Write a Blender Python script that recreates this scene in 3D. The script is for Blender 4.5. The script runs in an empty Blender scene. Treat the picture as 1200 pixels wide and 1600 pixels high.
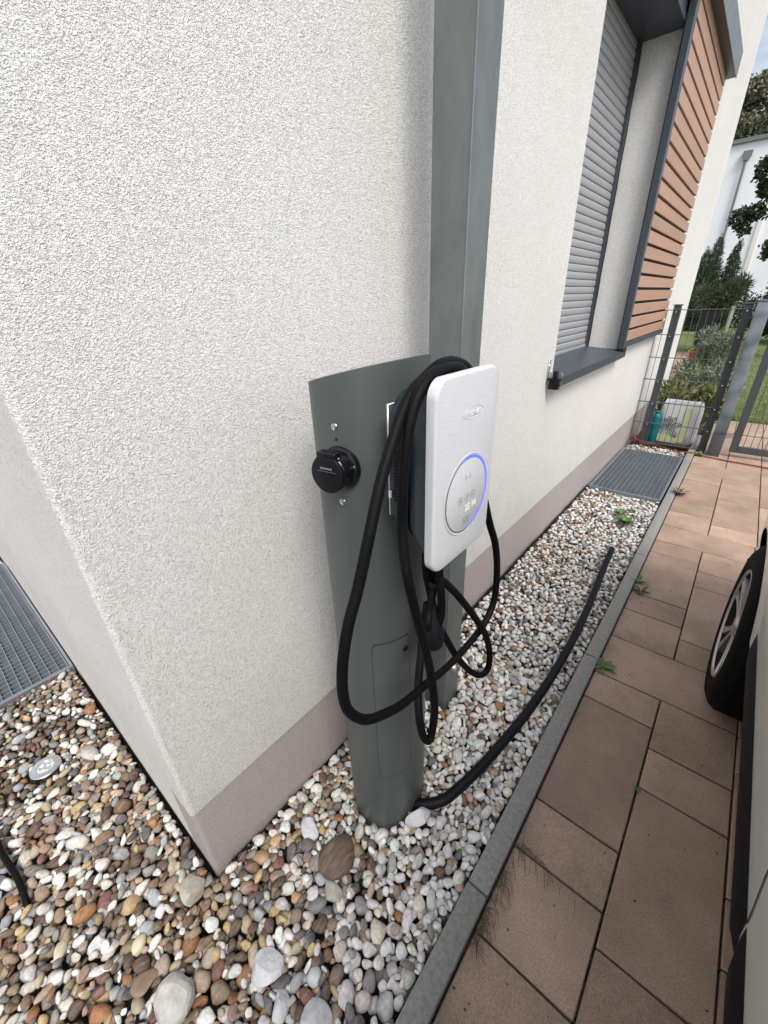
import bpy, bmesh, math, random
import numpy as np
from mathutils import Vector, Matrix, Euler
rnd = random.Random(7)
rng = np.random.default_rng(7)
S = bpy.context.scene
COL = S.collection
PI = math.pi

# ------------------------------------------------------------------ camera
def cam_rows(yaw, pitch, roll):
    cy, sy = math.cos(yaw), math.sin(yaw)
    f = Vector((-sy*math.cos(pitch), cy*math.cos(pitch), math.sin(pitch)))
    r = Vector((cy, sy, 0)); d = f.cross(r)
    return r*math.cos(roll)+d*math.sin(roll), -r*math.sin(roll)+d*math.cos(roll), f
CAM = Vector((0, 0, 1.45))
r_, d_, f_ = cam_rows(.710396260, -.469974068, .0368929880)
cd = bpy.data.cameras.new('camera'); cam = bpy.data.objects.new('camera', cd); COL.objects.link(cam)
cam.matrix_world = Matrix(((r_.x, -d_.x, -f_.x, CAM.x), (r_.y, -d_.y, -f_.y, CAM.y), (r_.z, -d_.z, -f_.z, CAM.z), (0, 0, 0, 1)))
cd.sensor_fit = 'VERTICAL'; cd.sensor_height = 36; cd.lens = 638.985/1600*36
cd.clip_start = .02; cd.clip_end = 600
S.camera = cam

# ------------------------------------------------------------------ light
SUN_EL, SUN_AZ = math.radians(52), math.radians(122)      # azimuth from +y towards +x
w = bpy.data.worlds.new('World'); S.world = w; w.use_nodes = True
N, L = w.node_tree.nodes, w.node_tree.links
bg = N['Background']; sky = N.new('ShaderNodeTexSky'); sky.sky_type = 'NISHITA'; sky.sun_disc = False
sky.sun_elevation = SUN_EL; sky.sun_rotation = SUN_AZ; sky.air_density = 1.0; sky.dust_density = 2.5; sky.ozone_density = 1.0
hsv = N.new('ShaderNodeHueSaturation'); hsv.inputs['Saturation'].default_value = .6
L.new(sky.outputs[0], hsv.inputs['Color'])
tc = N.new('ShaderNodeTexCoord'); mp = N.new('ShaderNodeMapping'); mp.inputs['Scale'].default_value = (1, 1, 2.6)
no = N.new('ShaderNodeTexNoise'); no.inputs['Scale'].default_value = 1.7; no.inputs['Detail'].default_value = 7
L.new(tc.outputs['Generated'], mp.inputs[0]); L.new(mp.outputs[0], no.inputs['Vector'])
cr = N.new('ShaderNodeValToRGB'); cr.color_ramp.elements[0].position = .44; cr.color_ramp.elements[1].position = .66; mp.inputs['Location'].default_value = (3.1, 1.2, .4)
L.new(no.outputs[0], cr.inputs[0])
mx = N.new('ShaderNodeMix'); mx.data_type = 'RGBA'; L.new(cr.outputs[0], mx.inputs['Factor'])
L.new(hsv.outputs[0], mx.inputs['A']); mx.inputs['B'].default_value = (8.2, 8.2, 8.1, 1)
L.new(mx.outputs['Result'], bg.inputs['Color']); bg.inputs['Strength'].default_value = .105
sd = bpy.data.lights.new('sun', 'SUN'); sd.energy = 1.5; sd.angle = math.radians(25); sd.color = (1, .965, .91)
so = bpy.data.objects.new('sun', sd); COL.objects.link(so)
sv = Vector((math.sin(SUN_AZ)*math.cos(SUN_EL), math.cos(SUN_AZ)*math.cos(SUN_EL), math.sin(SUN_EL)))
so.rotation_euler = sv.to_track_quat('Z', 'Y').to_euler()
S.view_settings.view_transform = 'Standard'; S.view_settings.look = 'None'
S.view_settings.exposure = 0.95; S.view_settings.gamma = 1; S.view_settings.use_curve_mapping = False

# ------------------------------------------------------------------ helpers
def setp(o, label=None, cat=None, group=None, kind=None):
    if label: o['label'] = label
    if cat: o['category'] = cat
    if group: o['group'] = group
    if kind: o['kind'] = kind
    return o
def empty(name, loc, label=None, cat=None, group=None, kind=None, rz=0):
    o = bpy.data.objects.new(name, None); COL.objects.link(o); o.location = loc; o.rotation_euler = (0, 0, rz); o.empty_display_size = .05
    bpy.context.view_layer.update()
    return setp(o, label, cat, group, kind)
def link(name, me, mat=None, parent=None, world=True):
    """mesh in world coordinates -> object, parented keeping place"""
    o = bpy.data.objects.new(name, me); COL.objects.link(o)
    if mat and not me.materials: me.materials.append(mat)
    if parent:
        o.parent = parent
        if world:
            o.matrix_parent_inverse = mw(parent).inverted()
    return o
def mw(o):
    m = Matrix.LocRotScale(o.location, o.rotation_euler, o.scale)
    if o.parent: m = mw(o.parent) @ o.matrix_parent_inverse @ m
    return m
def smooth(me, ang=None):
    me.polygons.foreach_set('use_smooth', [True]*len(me.polygons))
    if ang is not None:
        try: me.set_sharp_from_angle(angle=math.radians(ang))
        except Exception: pass
def pyd(v, f, sm=False, ang=None):
    me = bpy.data.meshes.new('m'); me.from_pydata([tuple(p) for p in v], [], f); me.update()
    if sm: smooth(me, ang)
    return me
def fromnp(V, F, sm=False):
    """V (n,3), F (m,k) equal-sized faces"""
    me = bpy.data.meshes.new('m'); n, m, k = len(V), len(F), F.shape[1]
    me.vertices.add(n); me.vertices.foreach_set('co', V.astype(np.float32).ravel())
    me.loops.add(m*k); me.loops.foreach_set('vertex_index', F.astype(np.int32).ravel())
    me.polygons.add(m); me.polygons.foreach_set('loop_start', np.arange(0, m*k, k, dtype=np.int32))
    me.update(calc_edges=True)
    if sm: me.polygons.foreach_set('use_smooth', np.ones(m, dtype=bool))
    return me
def box_me(x0, x1, y0, y1, z0, z1, bev=0, seg=2, mat=None):
    bm = bmesh.new(); bmesh.ops.create_cube(bm, size=1)
    for v in bm.verts:
        v.co = Vector(((x0+x1)/2+v.co.x*(x1-x0), (y0+y1)/2+v.co.y*(y1-y0), (z0+z1)/2+v.co.z*(z1-z0)))
    if bev: bmesh.ops.bevel(bm, geom=bm.edges[:], offset=bev, segments=seg, affect='EDGES', profile=.5)
    me = bpy.data.meshes.new('m'); bm.to_mesh(me); bm.free()
    if bev: smooth(me, 40)
    return me
def box(name, b, mat, parent=None, bev=0, seg=2): return link(name, box_me(*b, bev=bev, seg=seg), mat, parent)
def catmull(P, n=8):
    P = [Vector(p) for p in P]; Q = [P[0]*2-P[1]]+P+[P[-1]*2-P[-2]]; out = []
    for i in range(1, len(Q)-2):
        for k in range(n):
            t = k/n; a, b, c, d = Q[i-1], Q[i], Q[i+1], Q[i+2]
            out.append(.5*((2*b)+(-a+c)*t+(2*a-5*b+4*c-d)*t*t+(-a+3*b-3*c+d)*t**3))
    out.append(P[-1]); return out
def tube_vf(P, r, n=12, cap=True, off=0):
    P = [Vector(p) for p in P]; V = []; F = []; up = None
    for i, p in enumerate(P):
        t = (P[min(i+1, len(P)-1)]-P[max(i-1, 0)]).normalized()
        if up is None:
            up = t.orthogonal().normalized()
        up = (up-t*up.dot(t)).normalized(); s = t.cross(up)
        rr = r[i] if hasattr(r, '__len__') else r
        for k in range(n):
            a = 2*PI*k/n; V.append(p+rr*(math.cos(a)*up+math.sin(a)*s))
    for i in range(len(P)-1):
        for k in range(n):
            k2 = (k+1) % n; F.append((off+i*n+k, off+i*n+k2, off+(i+1)*n+k2, off+(i+1)*n+k))
    if cap:
        F.append(tuple(off+k for k in range(n))[::-1]); F.append(tuple(off+(len(P)-1)*n+k for k in range(n)))
    return V, F
def tube_me(P, r, n=12, sm=True):
    V, F = tube_vf(P, r, n); me = pyd(V, F, sm, 50); return me
def tubes_me(L_, n=8, ang=50):
    V, F = [], []
    for P, r in L_:
        v, f = tube_vf(P, r, n, True, len(V)); V += v; F += f
    return pyd(V, F, True, ang)
def lathe_me(prof, c, axis, n=48):
    """prof [(radius, along-axis)], closed at ends if radius 0"""
    axis = Vector(axis).normalized(); u = axis.orthogonal().normalized()
    if abs(axis.z) < .9: u = Vector((0, 0, 1)); u = (u-axis*u.dot(axis)).normalized()
    v = axis.cross(u); V, F = [], []; c = Vector(c)
    for r, h in prof:
        for k in range(n):
            a = 2*PI*k/n; V.append(c+axis*h+(u*math.cos(a)+v*math.sin(a))*max(r, 1e-5))
    for i in range(len(prof)-1):
        for k in range(n):
            k2 = (k+1) % n; F.append((i*n+k, i*n+k2, (i+1)*n+k2, (i+1)*n+k))
    me = pyd(V, F, True, 35); return me
def prism_me(pts, z0, z1, M=None, bev=0):
    """2D outline (ccw) extruded from z0 to z1 in local frame M"""
    bm = bmesh.new(); vs = [bm.verts.new((x, y, z0)) for x, y in pts]; f = bm.faces.new(vs[::-1])
    r = bmesh.ops.extrude_face_region(bm, geom=[f]); nv = [g for g in r['geom'] if isinstance(g, bmesh.types.BMVert)]
    for v in nv: v.co.z = z1
    bmesh.ops.recalc_face_normals(bm, faces=bm.faces)
    if bev:
        es = [e for e in bm.edges if all(abs(v.co.z-z1) < 1e-6 for v in e.verts)]
        bmesh.ops.bevel(bm, geom=es, offset=bev, segments=3, affect='EDGES', profile=.5)
    if M: bm.transform(M)
    me = bpy.data.meshes.new('m'); bm.to_mesh(me); bm.free(); smooth(me, 35); return me
def rrect(w_, h_, r, n=8):
    out = []
    for cx, cy, a0 in ((w_/2-r, h_/2-r, 0), (-w_/2+r, h_/2-r, PI/2), (-w_/2+r, -h_/2+r, PI), (w_/2-r, -h_/2+r, 1.5*PI)):
        for k in range(n+1): a = a0+PI/2*k/n; out.append((cx+r*math.cos(a), cy+r*math.sin(a)))
    return out
def text_me(s, size, M, ext=.0002, bold=0, sx=1, shear=0):
    c = bpy.data.curves.new('t', 'FONT'); c.body = s; c.size = size; c.extrude = ext; c.align_x = 'CENTER'; c.align_y = 'CENTER'; c.offset = bold; c.shear = shear
    o = bpy.data.objects.new('t', c); COL.objects.link(o); bpy.context.view_layer.update()
    me = bpy.data.meshes.new_from_object(o.evaluated_get(bpy.context.evaluated_depsgraph_get()))
    bpy.data.objects.remove(o); me.transform(Matrix.Diagonal((sx, 1, 1, 1))); me.transform(M); me.materials.clear(); return me
def frame_x(x, y, z):    # local x -> +y, local y -> +z, normal +x
    return Matrix(((0, 0, 1, x), (1, 0, 0, y), (0, 1, 0, z), (0, 0, 0, 1)))

# ------------------------------------------------------------------ materials
def mat(name, col, rough=.6, metal=0, var=0, vscale=20, bump=0, bscale=200, bdist=.002, spec=.5, col2=None, detail=4, coat=0, objrand=0, emit=None, estr=1, dist=0, stretch=None):
    m = bpy.data.materials.new(name); m.use_nodes = True; nt = m.node_tree; n, l = nt.nodes, nt.links
    b = n['Principled BSDF']; b.inputs['Roughness'].default_value = rough; b.inputs['Metallic'].default_value = metal
    b.inputs['Specular IOR Level'].default_value = spec; b.inputs['Base Color'].default_value = (*col, 1)
    if coat: b.inputs['Coat Weight'].default_value = coat; b.inputs['Coat Roughness'].default_value = .05
    if emit: b.inputs['Emission Color'].default_value = (*emit, 1); b.inputs['Emission Strength'].default_value = estr
    ge = n.new('ShaderNodeNewGeometry'); src = ge.outputs['Position']
    if stretch:
        mpn = n.new('ShaderNodeMapping'); mpn.inputs['Scale'].default_value = stretch; l.new(src, mpn.inputs[0]); src = mpn.outputs[0]
    last = None
    if var or col2:
        t = n.new('ShaderNodeTexNoise'); t.inputs['Scale'].default_value = vscale; t.inputs['Detail'].default_value = detail; t.inputs['Roughness'].default_value = .65
        l.new(src, t.inputs['Vector'])
        r = n.new('ShaderNodeValToRGB'); r.color_ramp.elements[0].position = .3; r.color_ramp.elements[1].position = .7
        c2 = col2 or tuple(min(1, c*(1+var)) for c in col); c1 = col if col2 else tuple(c*(1-var) for c in col)
        r.color_ramp.elements[0].color = (*c1, 1); r.color_ramp.elements[1].color = (*c2, 1)
        l.new(t.outputs[0], r.inputs[0]); last = r.outputs[0]
    if objrand:
        oi = n.new('ShaderNodeObjectInfo'); mr = n.new('ShaderNodeMapRange'); mr.inputs[3].default_value = 1-objrand; mr.inputs[4].default_value = 1+objrand
        l.new(oi.outputs['Random'], mr.inputs[0]); h = n.new('ShaderNodeHueSaturation'); l.new(mr.outputs[0], h.inputs['Value'])
        if last: l.new(last, h.inputs['Color'])
        else: h.inputs['Color'].default_value = (*col, 1)
        last = h.outputs[0]
    if last: l.new(last, b.inputs['Base Color'])
    if bump:
        t = n.new('ShaderNodeTexNoise'); t.inputs['Scale'].default_value = bscale; t.inputs['Detail'].default_value = 3; t.inputs['Distortion'].default_value = dist
        l.new(src, t.inputs['Vector']); bp = n.new('ShaderNodeBump'); bp.inputs['Strength'].default_value = bump; bp.inputs['Distance'].default_value = bdist
        l.new(t.outputs[0], bp.inputs['Height']); l.new(bp.outputs[0], b.inputs['Normal'])
    return m
def N_(m): return m.node_tree.nodes, m.node_tree.links

def stucco(name, c1, c2, scale, dirt=True, bs=.9, bd=.004):
    m = mat(name, c1, rough=.9, spec=.2); n, l = N_(m); b = n['Principled BSDF']; ge = [q for q in n if q.type == 'NEW_GEOMETRY'][0]
    wv = n.new('ShaderNodeTexNoise'); wv.inputs['Scale'].default_value = scale; wv.inputs['Detail'].default_value = 2.5; wv.inputs['Distortion'].default_value = 1.6; wv.inputs['Roughness'].default_value = .55
    mpn = n.new('ShaderNodeMapping'); mpn.inputs['Scale'].default_value = (1, 1, 1.35); mpn.inputs['Rotation'].default_value = (.5, 0, 0)
    l.new(ge.outputs['Position'], mpn.inputs[0]); l.new(mpn.outputs[0], wv.inputs['Vector'])
    vo = n.new('ShaderNodeTexVoronoi'); vo.inputs['Scale'].default_value = scale*1.5; l.new(ge.outputs['Position'], vo.inputs['Vector'])
    ad = n.new('ShaderNodeMath'); ad.operation = 'MULTIPLY_ADD'; ad.inputs[1].default_value = -.22; l.new(vo.outputs['Distance'], ad.inputs[0]); l.new(wv.outputs[0], ad.inputs[2])
    bp = n.new('ShaderNodeBump'); bp.inputs['Strength'].default_value = bs; bp.inputs['Distance'].default_value = bd; l.new(ad.outputs[0], bp.inputs['Height']); l.new(bp.outputs[0], b.inputs['Normal'])
    r = n.new('ShaderNodeValToRGB'); r.color_ramp.elements[0].position = .22; r.color_ramp.elements[1].position = .43
    r.color_ramp.elements[0].color = (*[c*.64 for c in c1], 1); r.color_ramp.elements[1].color = (*c1, 1); l.new(ad.outputs[0], r.inputs[0])
    t = n.new('ShaderNodeTexNoise'); t.inputs['Scale'].default_value = 1.6; t.inputs['Detail'].default_value = 5; l.new(ge.outputs['Position'], t.inputs['Vector'])
    r2 = n.new('ShaderNodeValToRGB'); r2.color_ramp.elements[0].position = .35; r2.color_ramp.elements[1].position = .75
    l.new(t.outputs[0], r2.inputs[0])
    mxx = n.new('ShaderNodeMix'); mxx.data_type = 'RGBA'; mxx.blend_type = 'MULTIPLY'; l.new(r2.outputs[0], mxx.inputs['Factor'])
    l.new(r.outputs[0], mxx.inputs['A']); mxx.inputs['B'].default_value = (*c2, 1); last = mxx.outputs['Result']
    if dirt:   # splash grime near the foot of the wall, with an uneven upper edge
        sp = n.new('ShaderNodeSeparateXYZ'); l.new(ge.outputs['Position'], sp.inputs[0])
        ns = n.new('ShaderNodeTexNoise'); ns.inputs['Scale'].default_value = 9; ns.inputs['Detail'].default_value = 6; l.new(ge.outputs['Position'], ns.inputs['Vector'])
        a2 = n.new('ShaderNodeMath'); a2.operation = 'MULTIPLY_ADD'; a2.inputs[1].default_value = .5; l.new(ns.outputs[0], a2.inputs[0]); l.new(sp.outputs['Z'], a2.inputs[2])
        mr = n.new('ShaderNodeMapRange'); mr.inputs[1].default_value = .48; mr.inputs[2].default_value = .95; mr.inputs[3].default_value = .6; mr.inputs[4].default_value = 0; l.new(a2.outputs[0], mr.inputs[0])
        m3 = n.new('ShaderNodeMix'); m3.data_type = 'RGBA'; m3.blend_type = 'MULTIPLY'; l.new(mr.outputs[0], m3.inputs['Factor']); l.new(last, m3.inputs['A']); m3.inputs['B'].default_value = (.78, .78, .75, 1); last = m3.outputs['Result']
    l.new(last, b.inputs['Base Color']); return m

M_WALL = stucco('wall_render', (.87, .862, .845), (.945, .932, .915), 200, bs=.95, bd=.0051)
M_REVEAL = stucco('reveal_render', (.88, .87, .845), (.95, .94, .92), 185, dirt=False)
M_PLINTH = stucco('plinth_render', (.44, .39, .38), (.90, .89, .88), 260, dirt=False, bs=.6, bd=.0025)
M_GALV = mat('galvanised_steel', (.135, .152, .148), rough=.45, metal=.3, col2=(.20, .222, .222), vscale=14, detail=8, bump=.15, bscale=300, bdist=.0006, stretch=(1, 1, .5))
M_PED = mat('pedestal_paint', (.074, .086, .084), rough=.4, var=.10, vscale=7, stretch=(1, 1, .25), bump=.06, bscale=500, bdist=.0004, spec=.5)
M_WHITEP = mat('white_plastic', (.57, .58, .60), rough=.5, bump=.9, bscale=520, bdist=.0012)
M_WHITES = mat('white_plastic_rim', (.66, .66, .68), rough=.3)
M_NAVY = mat('navy_housing', (.007, .016, .026), rough=.38, spec=.4)
M_RUBBER = mat('cable_rubber', (.004, .004, .005), rough=.55, spec=.11, bump=.1, bscale=400, bdist=.0004)
M_CONDUIT = mat('conduit_plastic', (.005, .005, .008), rough=.55, spec=.2)
M_BLACK = mat('black_plastic', (.006, .006, .008), rough=.25, spec=.4)
M_BLACKM = mat('black_plastic_matt', (.006, .006, .009), rough=.42, spec=.25)
M_STEEL = mat('bright_steel', (.62, .62, .62), rough=.28, metal=1)
M_ALU = mat('aluminium_sheet', (.70, .70, .72), rough=.38, metal=.9)
M_ANTH = mat('anthracite_metal', (.048, .058, .075), rough=.42, spec=.5, var=.08, vscale=5)
M_SLATG = mat('shutter_aluminium', (.38, .39, .41), rough=.45, metal=.25)
M_WOOD = mat('terracotta_slat', (.40, .245, .175), rough=.6, var=.07, vscale=30, stretch=(1, .05, 1), objrand=.05, bump=.15, bscale=200, bdist=.001)
M_DARKLN = mat('dark_gap', (.01, .01, .012), rough=.8)
M_LCD = mat('display_grey', (.54, .55, .57), rough=.4)
M_ICON = mat('print_grey', (.10, .105, .12), rough=.5)
M_DIGIT = mat('lit_digits', (.62, .62, .63), rough=.4, emit=(1, 1, 1), estr=.12)
M_BLUE = mat('blue_light_ring', (.1, .12, .9), rough=.4, emit=(.05, .09, 1.0), estr=.75)
M_RINGD = mat('ring_dark', (.07, .07, .09), rough=.3)
M_KERB = mat('kerb_concrete', (.185, .18, .172), rough=.9, col2=(.31, .305, .29), vscale=90, detail=8, bump=.6, bscale=350, bdist=.0015, objrand=.05)
M_SOIL = mat('dark_soil', (.050, .040, .032), rough=1, var=.4, vscale=60, bump=.6, bscale=120, bdist=.004)
M_MEMB = mat('bitumen_membrane', (.01, .01, .01), rough=.6)
M_TYRE = mat('tyre_rubber', (.004, .004, .004), rough=.75, spec=.1, var=.2, vscale=40)
M_RIM = mat('alloy_wheel', (.50, .48, .47), rough=.28, metal=.85)
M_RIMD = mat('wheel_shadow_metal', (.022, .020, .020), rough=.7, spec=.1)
M_CAR = mat('car_silver_paint', (.74, .76, .71), rough=.38, metal=.25, coat=.5)
M_GLASS = mat('tinted_glass', (.02, .025, .025), rough=.05, coat=.5)
M_TRIM = mat('car_black_trim', (.003, .003, .005), rough=.55, spec=.12)
M_GRATE = mat('grate_galvanised', (.25, .28, .32), rough=.42, metal=.4, var=.12, vscale=12)
M_PITSHADE = mat('pit_shade', (.045, .048, .05), rough=.9)  # shade of the light well put into a near-black colour
M_FENCE = mat('fence_powder_coat', (.055, .065, .075), rough=.5)
M_FENCEW = mat('fence_wire_green_grey', (.075, .085, .08), rough=.5)
M_LEAFD = mat('leaf_dark', (.018, .035, .014), rough=.7, col2=(.045, .075, .028), vscale=3)
M_LEAFM = mat('leaf_mid', (.04, .075, .022), rough=.6, col2=(.10, .15, .05), vscale=9)
M_LEAFG = mat('leaf_grey_green', (.08, .11, .07), rough=.7, col2=(.22, .26, .16), vscale=9)
M_LEAFY = mat('leaf_yellow_green', (.075, .10, .03), rough=.6, col2=(.20, .20, .06), vscale=7)
M_LEAFT = mat('leaf_tall_tree', (.07, .085, .05), rough=.7, col2=(.22, .21, .13), vscale=.9)
M_BARK = mat('bark', (.07, .05, .035), rough=.95, var=.3, vscale=12, bump=.6, bscale=30, bdist=.01)
M_WEED = mat('weed_leaf', (.05, .12, .025), rough=.5, col2=(.13, .21, .06), vscale=40)
M_WEEDR = mat('weed_dark_leaf', (.05, .03, .03), rough=.6, col2=(.09, .07, .03), vscale=40)
M_DRYG = mat('dry_moss_grass', (.055, .055, .025), rough=.9, col2=(.11, .095, .05), vscale=60)
M_LAWN = mat('lawn_turf', (.07, .11, .025), rough=.95, col2=(.17, .20, .07), vscale=2.2, detail=9, bump=.8, bscale=40, bdist=.02)
M_NEIGH = mat('neighbour_render', (.74, .76, .82), rough=.9, var=.02, vscale=1)
M_NEIGHW = mat('neighbour_trim', (.75, .72, .66), rough=.8)
M_ZINC = mat('zinc_grey', (.16, .165, .18), rough=.5, metal=.3)
M_ROCKW = mat('white_marble_rock', (.44, .455, .49), rough=.75, col2=(.66, .66, .67), vscale=26, detail=10, bump=.8, bscale=55, bdist=.006)
M_ROCKP = mat('pale_rock', (.34, .325, .31), rough=.8, col2=(.56, .54, .52), vscale=45, detail=9, bump=.6, bscale=70, bdist=.003)
M_ROCKO = mat('ochre_rock', (.30, .19, .09), rough=.55, col2=(.45, .31, .18), vscale=50, detail=7)
M_ROCKSG = mat('slate_grey_rock', (.16, .165, .165), rough=.65, col2=(.25, .25, .25), vscale=60, detail=7)
M_ROCKY = mat('cream_rock', (.48, .42, .27), rough=.6, col2=(.62, .57, .42), vscale=40, detail=7)
M_ROCKB = mat('brown_striped_rock', (.055, .035, .025), rough=.75, col2=(.20, .14, .105), vscale=38, detail=6, bump=.5, bscale=60, bdist=.004, stretch=(3.2, .5, 1))
M_ROCKG = mat('grey_broken_rock', (.30, .28, .24), rough=.8, col2=(.45, .42, .36), vscale=40, bump=.5, bscale=80, bdist=.003)
M_ROCKBR = mat('brown_smooth_rock', (.19, .13, .09), rough=.6, col2=(.27, .20, .15), vscale=40, bump=.2, bscale=80, bdist=.002)
M_BAG = mat('bag_white_plastic', (.66, .68, .68), rough=.35, bump=.3, bscale=18, bdist=.01)
M_BAGY = mat('bag_yellow_print', (.62, .66, .36), rough=.4)
M_BAGG = mat('bag_dark_print', (.07, .08, .075), rough=.5)
M_TEAL = mat('teal_plastic', (.0, .17, .20), rough=.3)
M_RED = mat('red_plastic', (.55, .012, .012), rough=.4)
M_YEL = mat('yellow_plastic', (.65, .45, .03), rough=.4)
M_HOSE = mat('red_hose_rubber', (.20, .035, .025), rough=.5)
M_PLANTER = mat('planter_anthracite', (.025, .025, .038), rough=.5)
M_PINK = mat('pink_flower', (.5, .08, .1), rough=.6)

def vcol_mat():
    m = mat('pebble_stone', (.5, .5, .5), rough=.72, spec=.35, bump=.35, bscale=170, bdist=.0012); n, l = N_(m); b = n['Principled BSDF']
    at = n.new('ShaderNodeAttribute'); at.attribute_name = 'tint'; ge = [q for q in n if q.type == 'NEW_GEOMETRY'][0]
    t = n.new('ShaderNodeTexNoise'); t.inputs['Scale'].default_value = 95; t.inputs['Detail'].default_value = 7; t.inputs['Roughness'].default_value = .7; l.new(ge.outputs['Position'], t.inputs['Vector'])
    mr = n.new('ShaderNodeMapRange'); mr.inputs[1].default_value = .3; mr.inputs[2].default_value = .7; mr.inputs[3].default_value = .62; mr.inputs[4].default_value = 1.28; l.new(t.outputs[0], mr.inputs[0])
    h = n.new('ShaderNodeHueSaturation'); l.new(at.outputs['Color'], h.inputs['Color']); l.new(mr.outputs[0], h.inputs['Value'])
    # pale veins
    v = n.new('ShaderNodeTexWave'); v.inputs['Scale'].default_value = 22; v.inputs['Distortion'].default_value = 9; v.inputs['Detail'].default_value = 3; l.new(ge.outputs['Position'], v.inputs['Vector'])
    r = n.new('ShaderNodeValToRGB'); r.color_ramp.elements[0].position = .90; r.color_ramp.elements[1].position = 1; r.color_ramp.elements[1].color = (.13, .13, .13, 1); l.new(v.outputs['Fac'], r.inputs[0])
    mxx = n.new('ShaderNodeMix'); mxx.data_type = 'RGBA'; l.new(r.outputs[0], mxx.inputs['Factor']); l.new(h.outputs[0], mxx.inputs['A']); mxx.inputs['B'].default_value = (.6, .57, .52, 1)
    l.new(mxx.outputs['Result'], b.inputs['Base Color']); return m
M_PEB = vcol_mat()

def paver_mat():
    m = mat('paver_concrete', (.3, .2, .16), rough=.85, bump=.45, bscale=420, bdist=.0012); n, l = N_(m); b = n['Principled BSDF']
    ge = [q for q in n if q.type == 'NEW_GEOMETRY'][0]; oi = n.new('ShaderNodeObjectInfo')
    mp_ = n.new('ShaderNodeMapping'); cb = n.new('ShaderNodeCombineXYZ'); ml = n.new('ShaderNodeMath'); ml.operation = 'MULTIPLY'; ml.inputs[1].default_value = 37
    l.new(oi.outputs['Random'], ml.inputs[0]); l.new(ml.outputs[0], cb.inputs[0]); l.new(ml.outputs[0], cb.inputs[2])
    va = n.new('ShaderNodeVectorMath'); va.operation = 'ADD'; l.new(ge.outputs['Position'], va.inputs[0]); l.new(cb.outputs[0], va.inputs[1])
    t = n.new('ShaderNodeTexNoise'); t.inputs['Scale'].default_value = 4.5; t.inputs['Detail'].default_value = 8; t.inputs['Roughness'].default_value = .62; l.new(va.outputs[0], t.inputs['Vector'])
    r = n.new('ShaderNodeValToRGB'); r.color_ramp.elements[0].position = .33; r.color_ramp.elements[1].position = .68
    r.color_ramp.elements[0].color = (.290, .215, .160, 1); r.color_ramp.elements[1].color = (.460, .318, .245, 1); l.new(t.outputs[0], r.inputs[0])
    f = n.new('ShaderNodeTexNoise'); f.inputs['Scale'].default_value = 260; f.inputs['Detail'].default_value = 3; l.new(ge.outputs['Position'], f.inputs['Vector'])
    mr = n.new('ShaderNodeMapRange'); mr.inputs[1].default_value = .3; mr.inputs[2].default_value = .7; mr.inputs[3].default_value = .74; mr.inputs[4].default_value = 1.25; l.new(f.outputs[0], mr.inputs[0])
    mr2 = n.new('ShaderNodeMapRange'); mr2.inputs[3].default_value = .84; mr2.inputs[4].default_value = 1.13; l.new(oi.outputs['Random'], mr2.inputs[0])
    mm = n.new('ShaderNodeMath'); mm.operation = 'MULTIPLY'; l.new(mr.outputs[0], mm.inputs[0]); l.new(mr2.outputs[0], mm.inputs[1])
    h = n.new('ShaderNodeHueSaturation'); l.new(r.outputs[0], h.inputs['Color']); l.new(mm.outputs[0], h.inputs['Value'])
    # pale crumbs
    vo = n.new('ShaderNodeTexVoronoi'); vo.inputs['Scale'].default_value = 75; l.new(ge.outputs['Position'], vo.inputs['Vector'])
    r3 = n.new('ShaderNodeValToRGB'); r3.color_ramp.elements[0].position = .06; r3.color_ramp.elements[0].color = (.5, .5, .5, 1); r3.color_ramp.elements[1].position = .11; r3.color_ramp.elements[1].color = (0, 0, 0, 1); l.new(vo.outputs['Distance'], r3.inputs[0])
    mxx = n.new('ShaderNodeMix'); mxx.data_type = 'RGBA'; l.new(r3.outputs[0], mxx.inputs['Factor']); l.new(h.outputs[0], mxx.inputs['A']); mxx.inputs['B'].default_value = (.5, .42, .36, 1)
    # dark stains
    s = n.new('ShaderNodeTexNoise'); s.inputs['Scale'].default_value = 2.1; s.inputs['Detail'].default_value = 6; l.new(ge.outputs['Position'], s.inputs['Vector'])
    rs = n.new('ShaderNodeValToRGB'); rs.color_ramp.elements[0].position = .5; rs.color_ramp.elements[1].position = .7; l.new(s.outputs[0], rs.inputs[0])
    m4 = n.new('ShaderNodeMix'); m4.data_type = 'RGBA'; m4.blend_type = 'MULTIPLY'; l.new(rs.outputs[0], m4.inputs['Factor']); l.new(mxx.outputs['Result'], m4.inputs['A']); m4.inputs['B'].default_value = (.82, .83, .82, 1)
    l.new(m4.outputs['Result'], b.inputs['Base Color']); return m
M_PAVER = paver_mat()

# ------------------------------------------------------------------ ground
X_W = -.77          # facade plane
Y_C = .104          # house corner
def rects_me(R_, z):
    V, F = [], []
    for x0, x1, y0, y1 in R_:
        i = len(V); V += [(x0, y0, z), (x1, y0, z), (x1, y1, z), (x0, y1, z)]; F.append((i, i+1, i+2, i+3))
    return pyd(V, F)
g = link('ground', rects_me([(-150, 150, -150, 200)], -.075), M_SOIL); setp(g, kind='structure')

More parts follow.
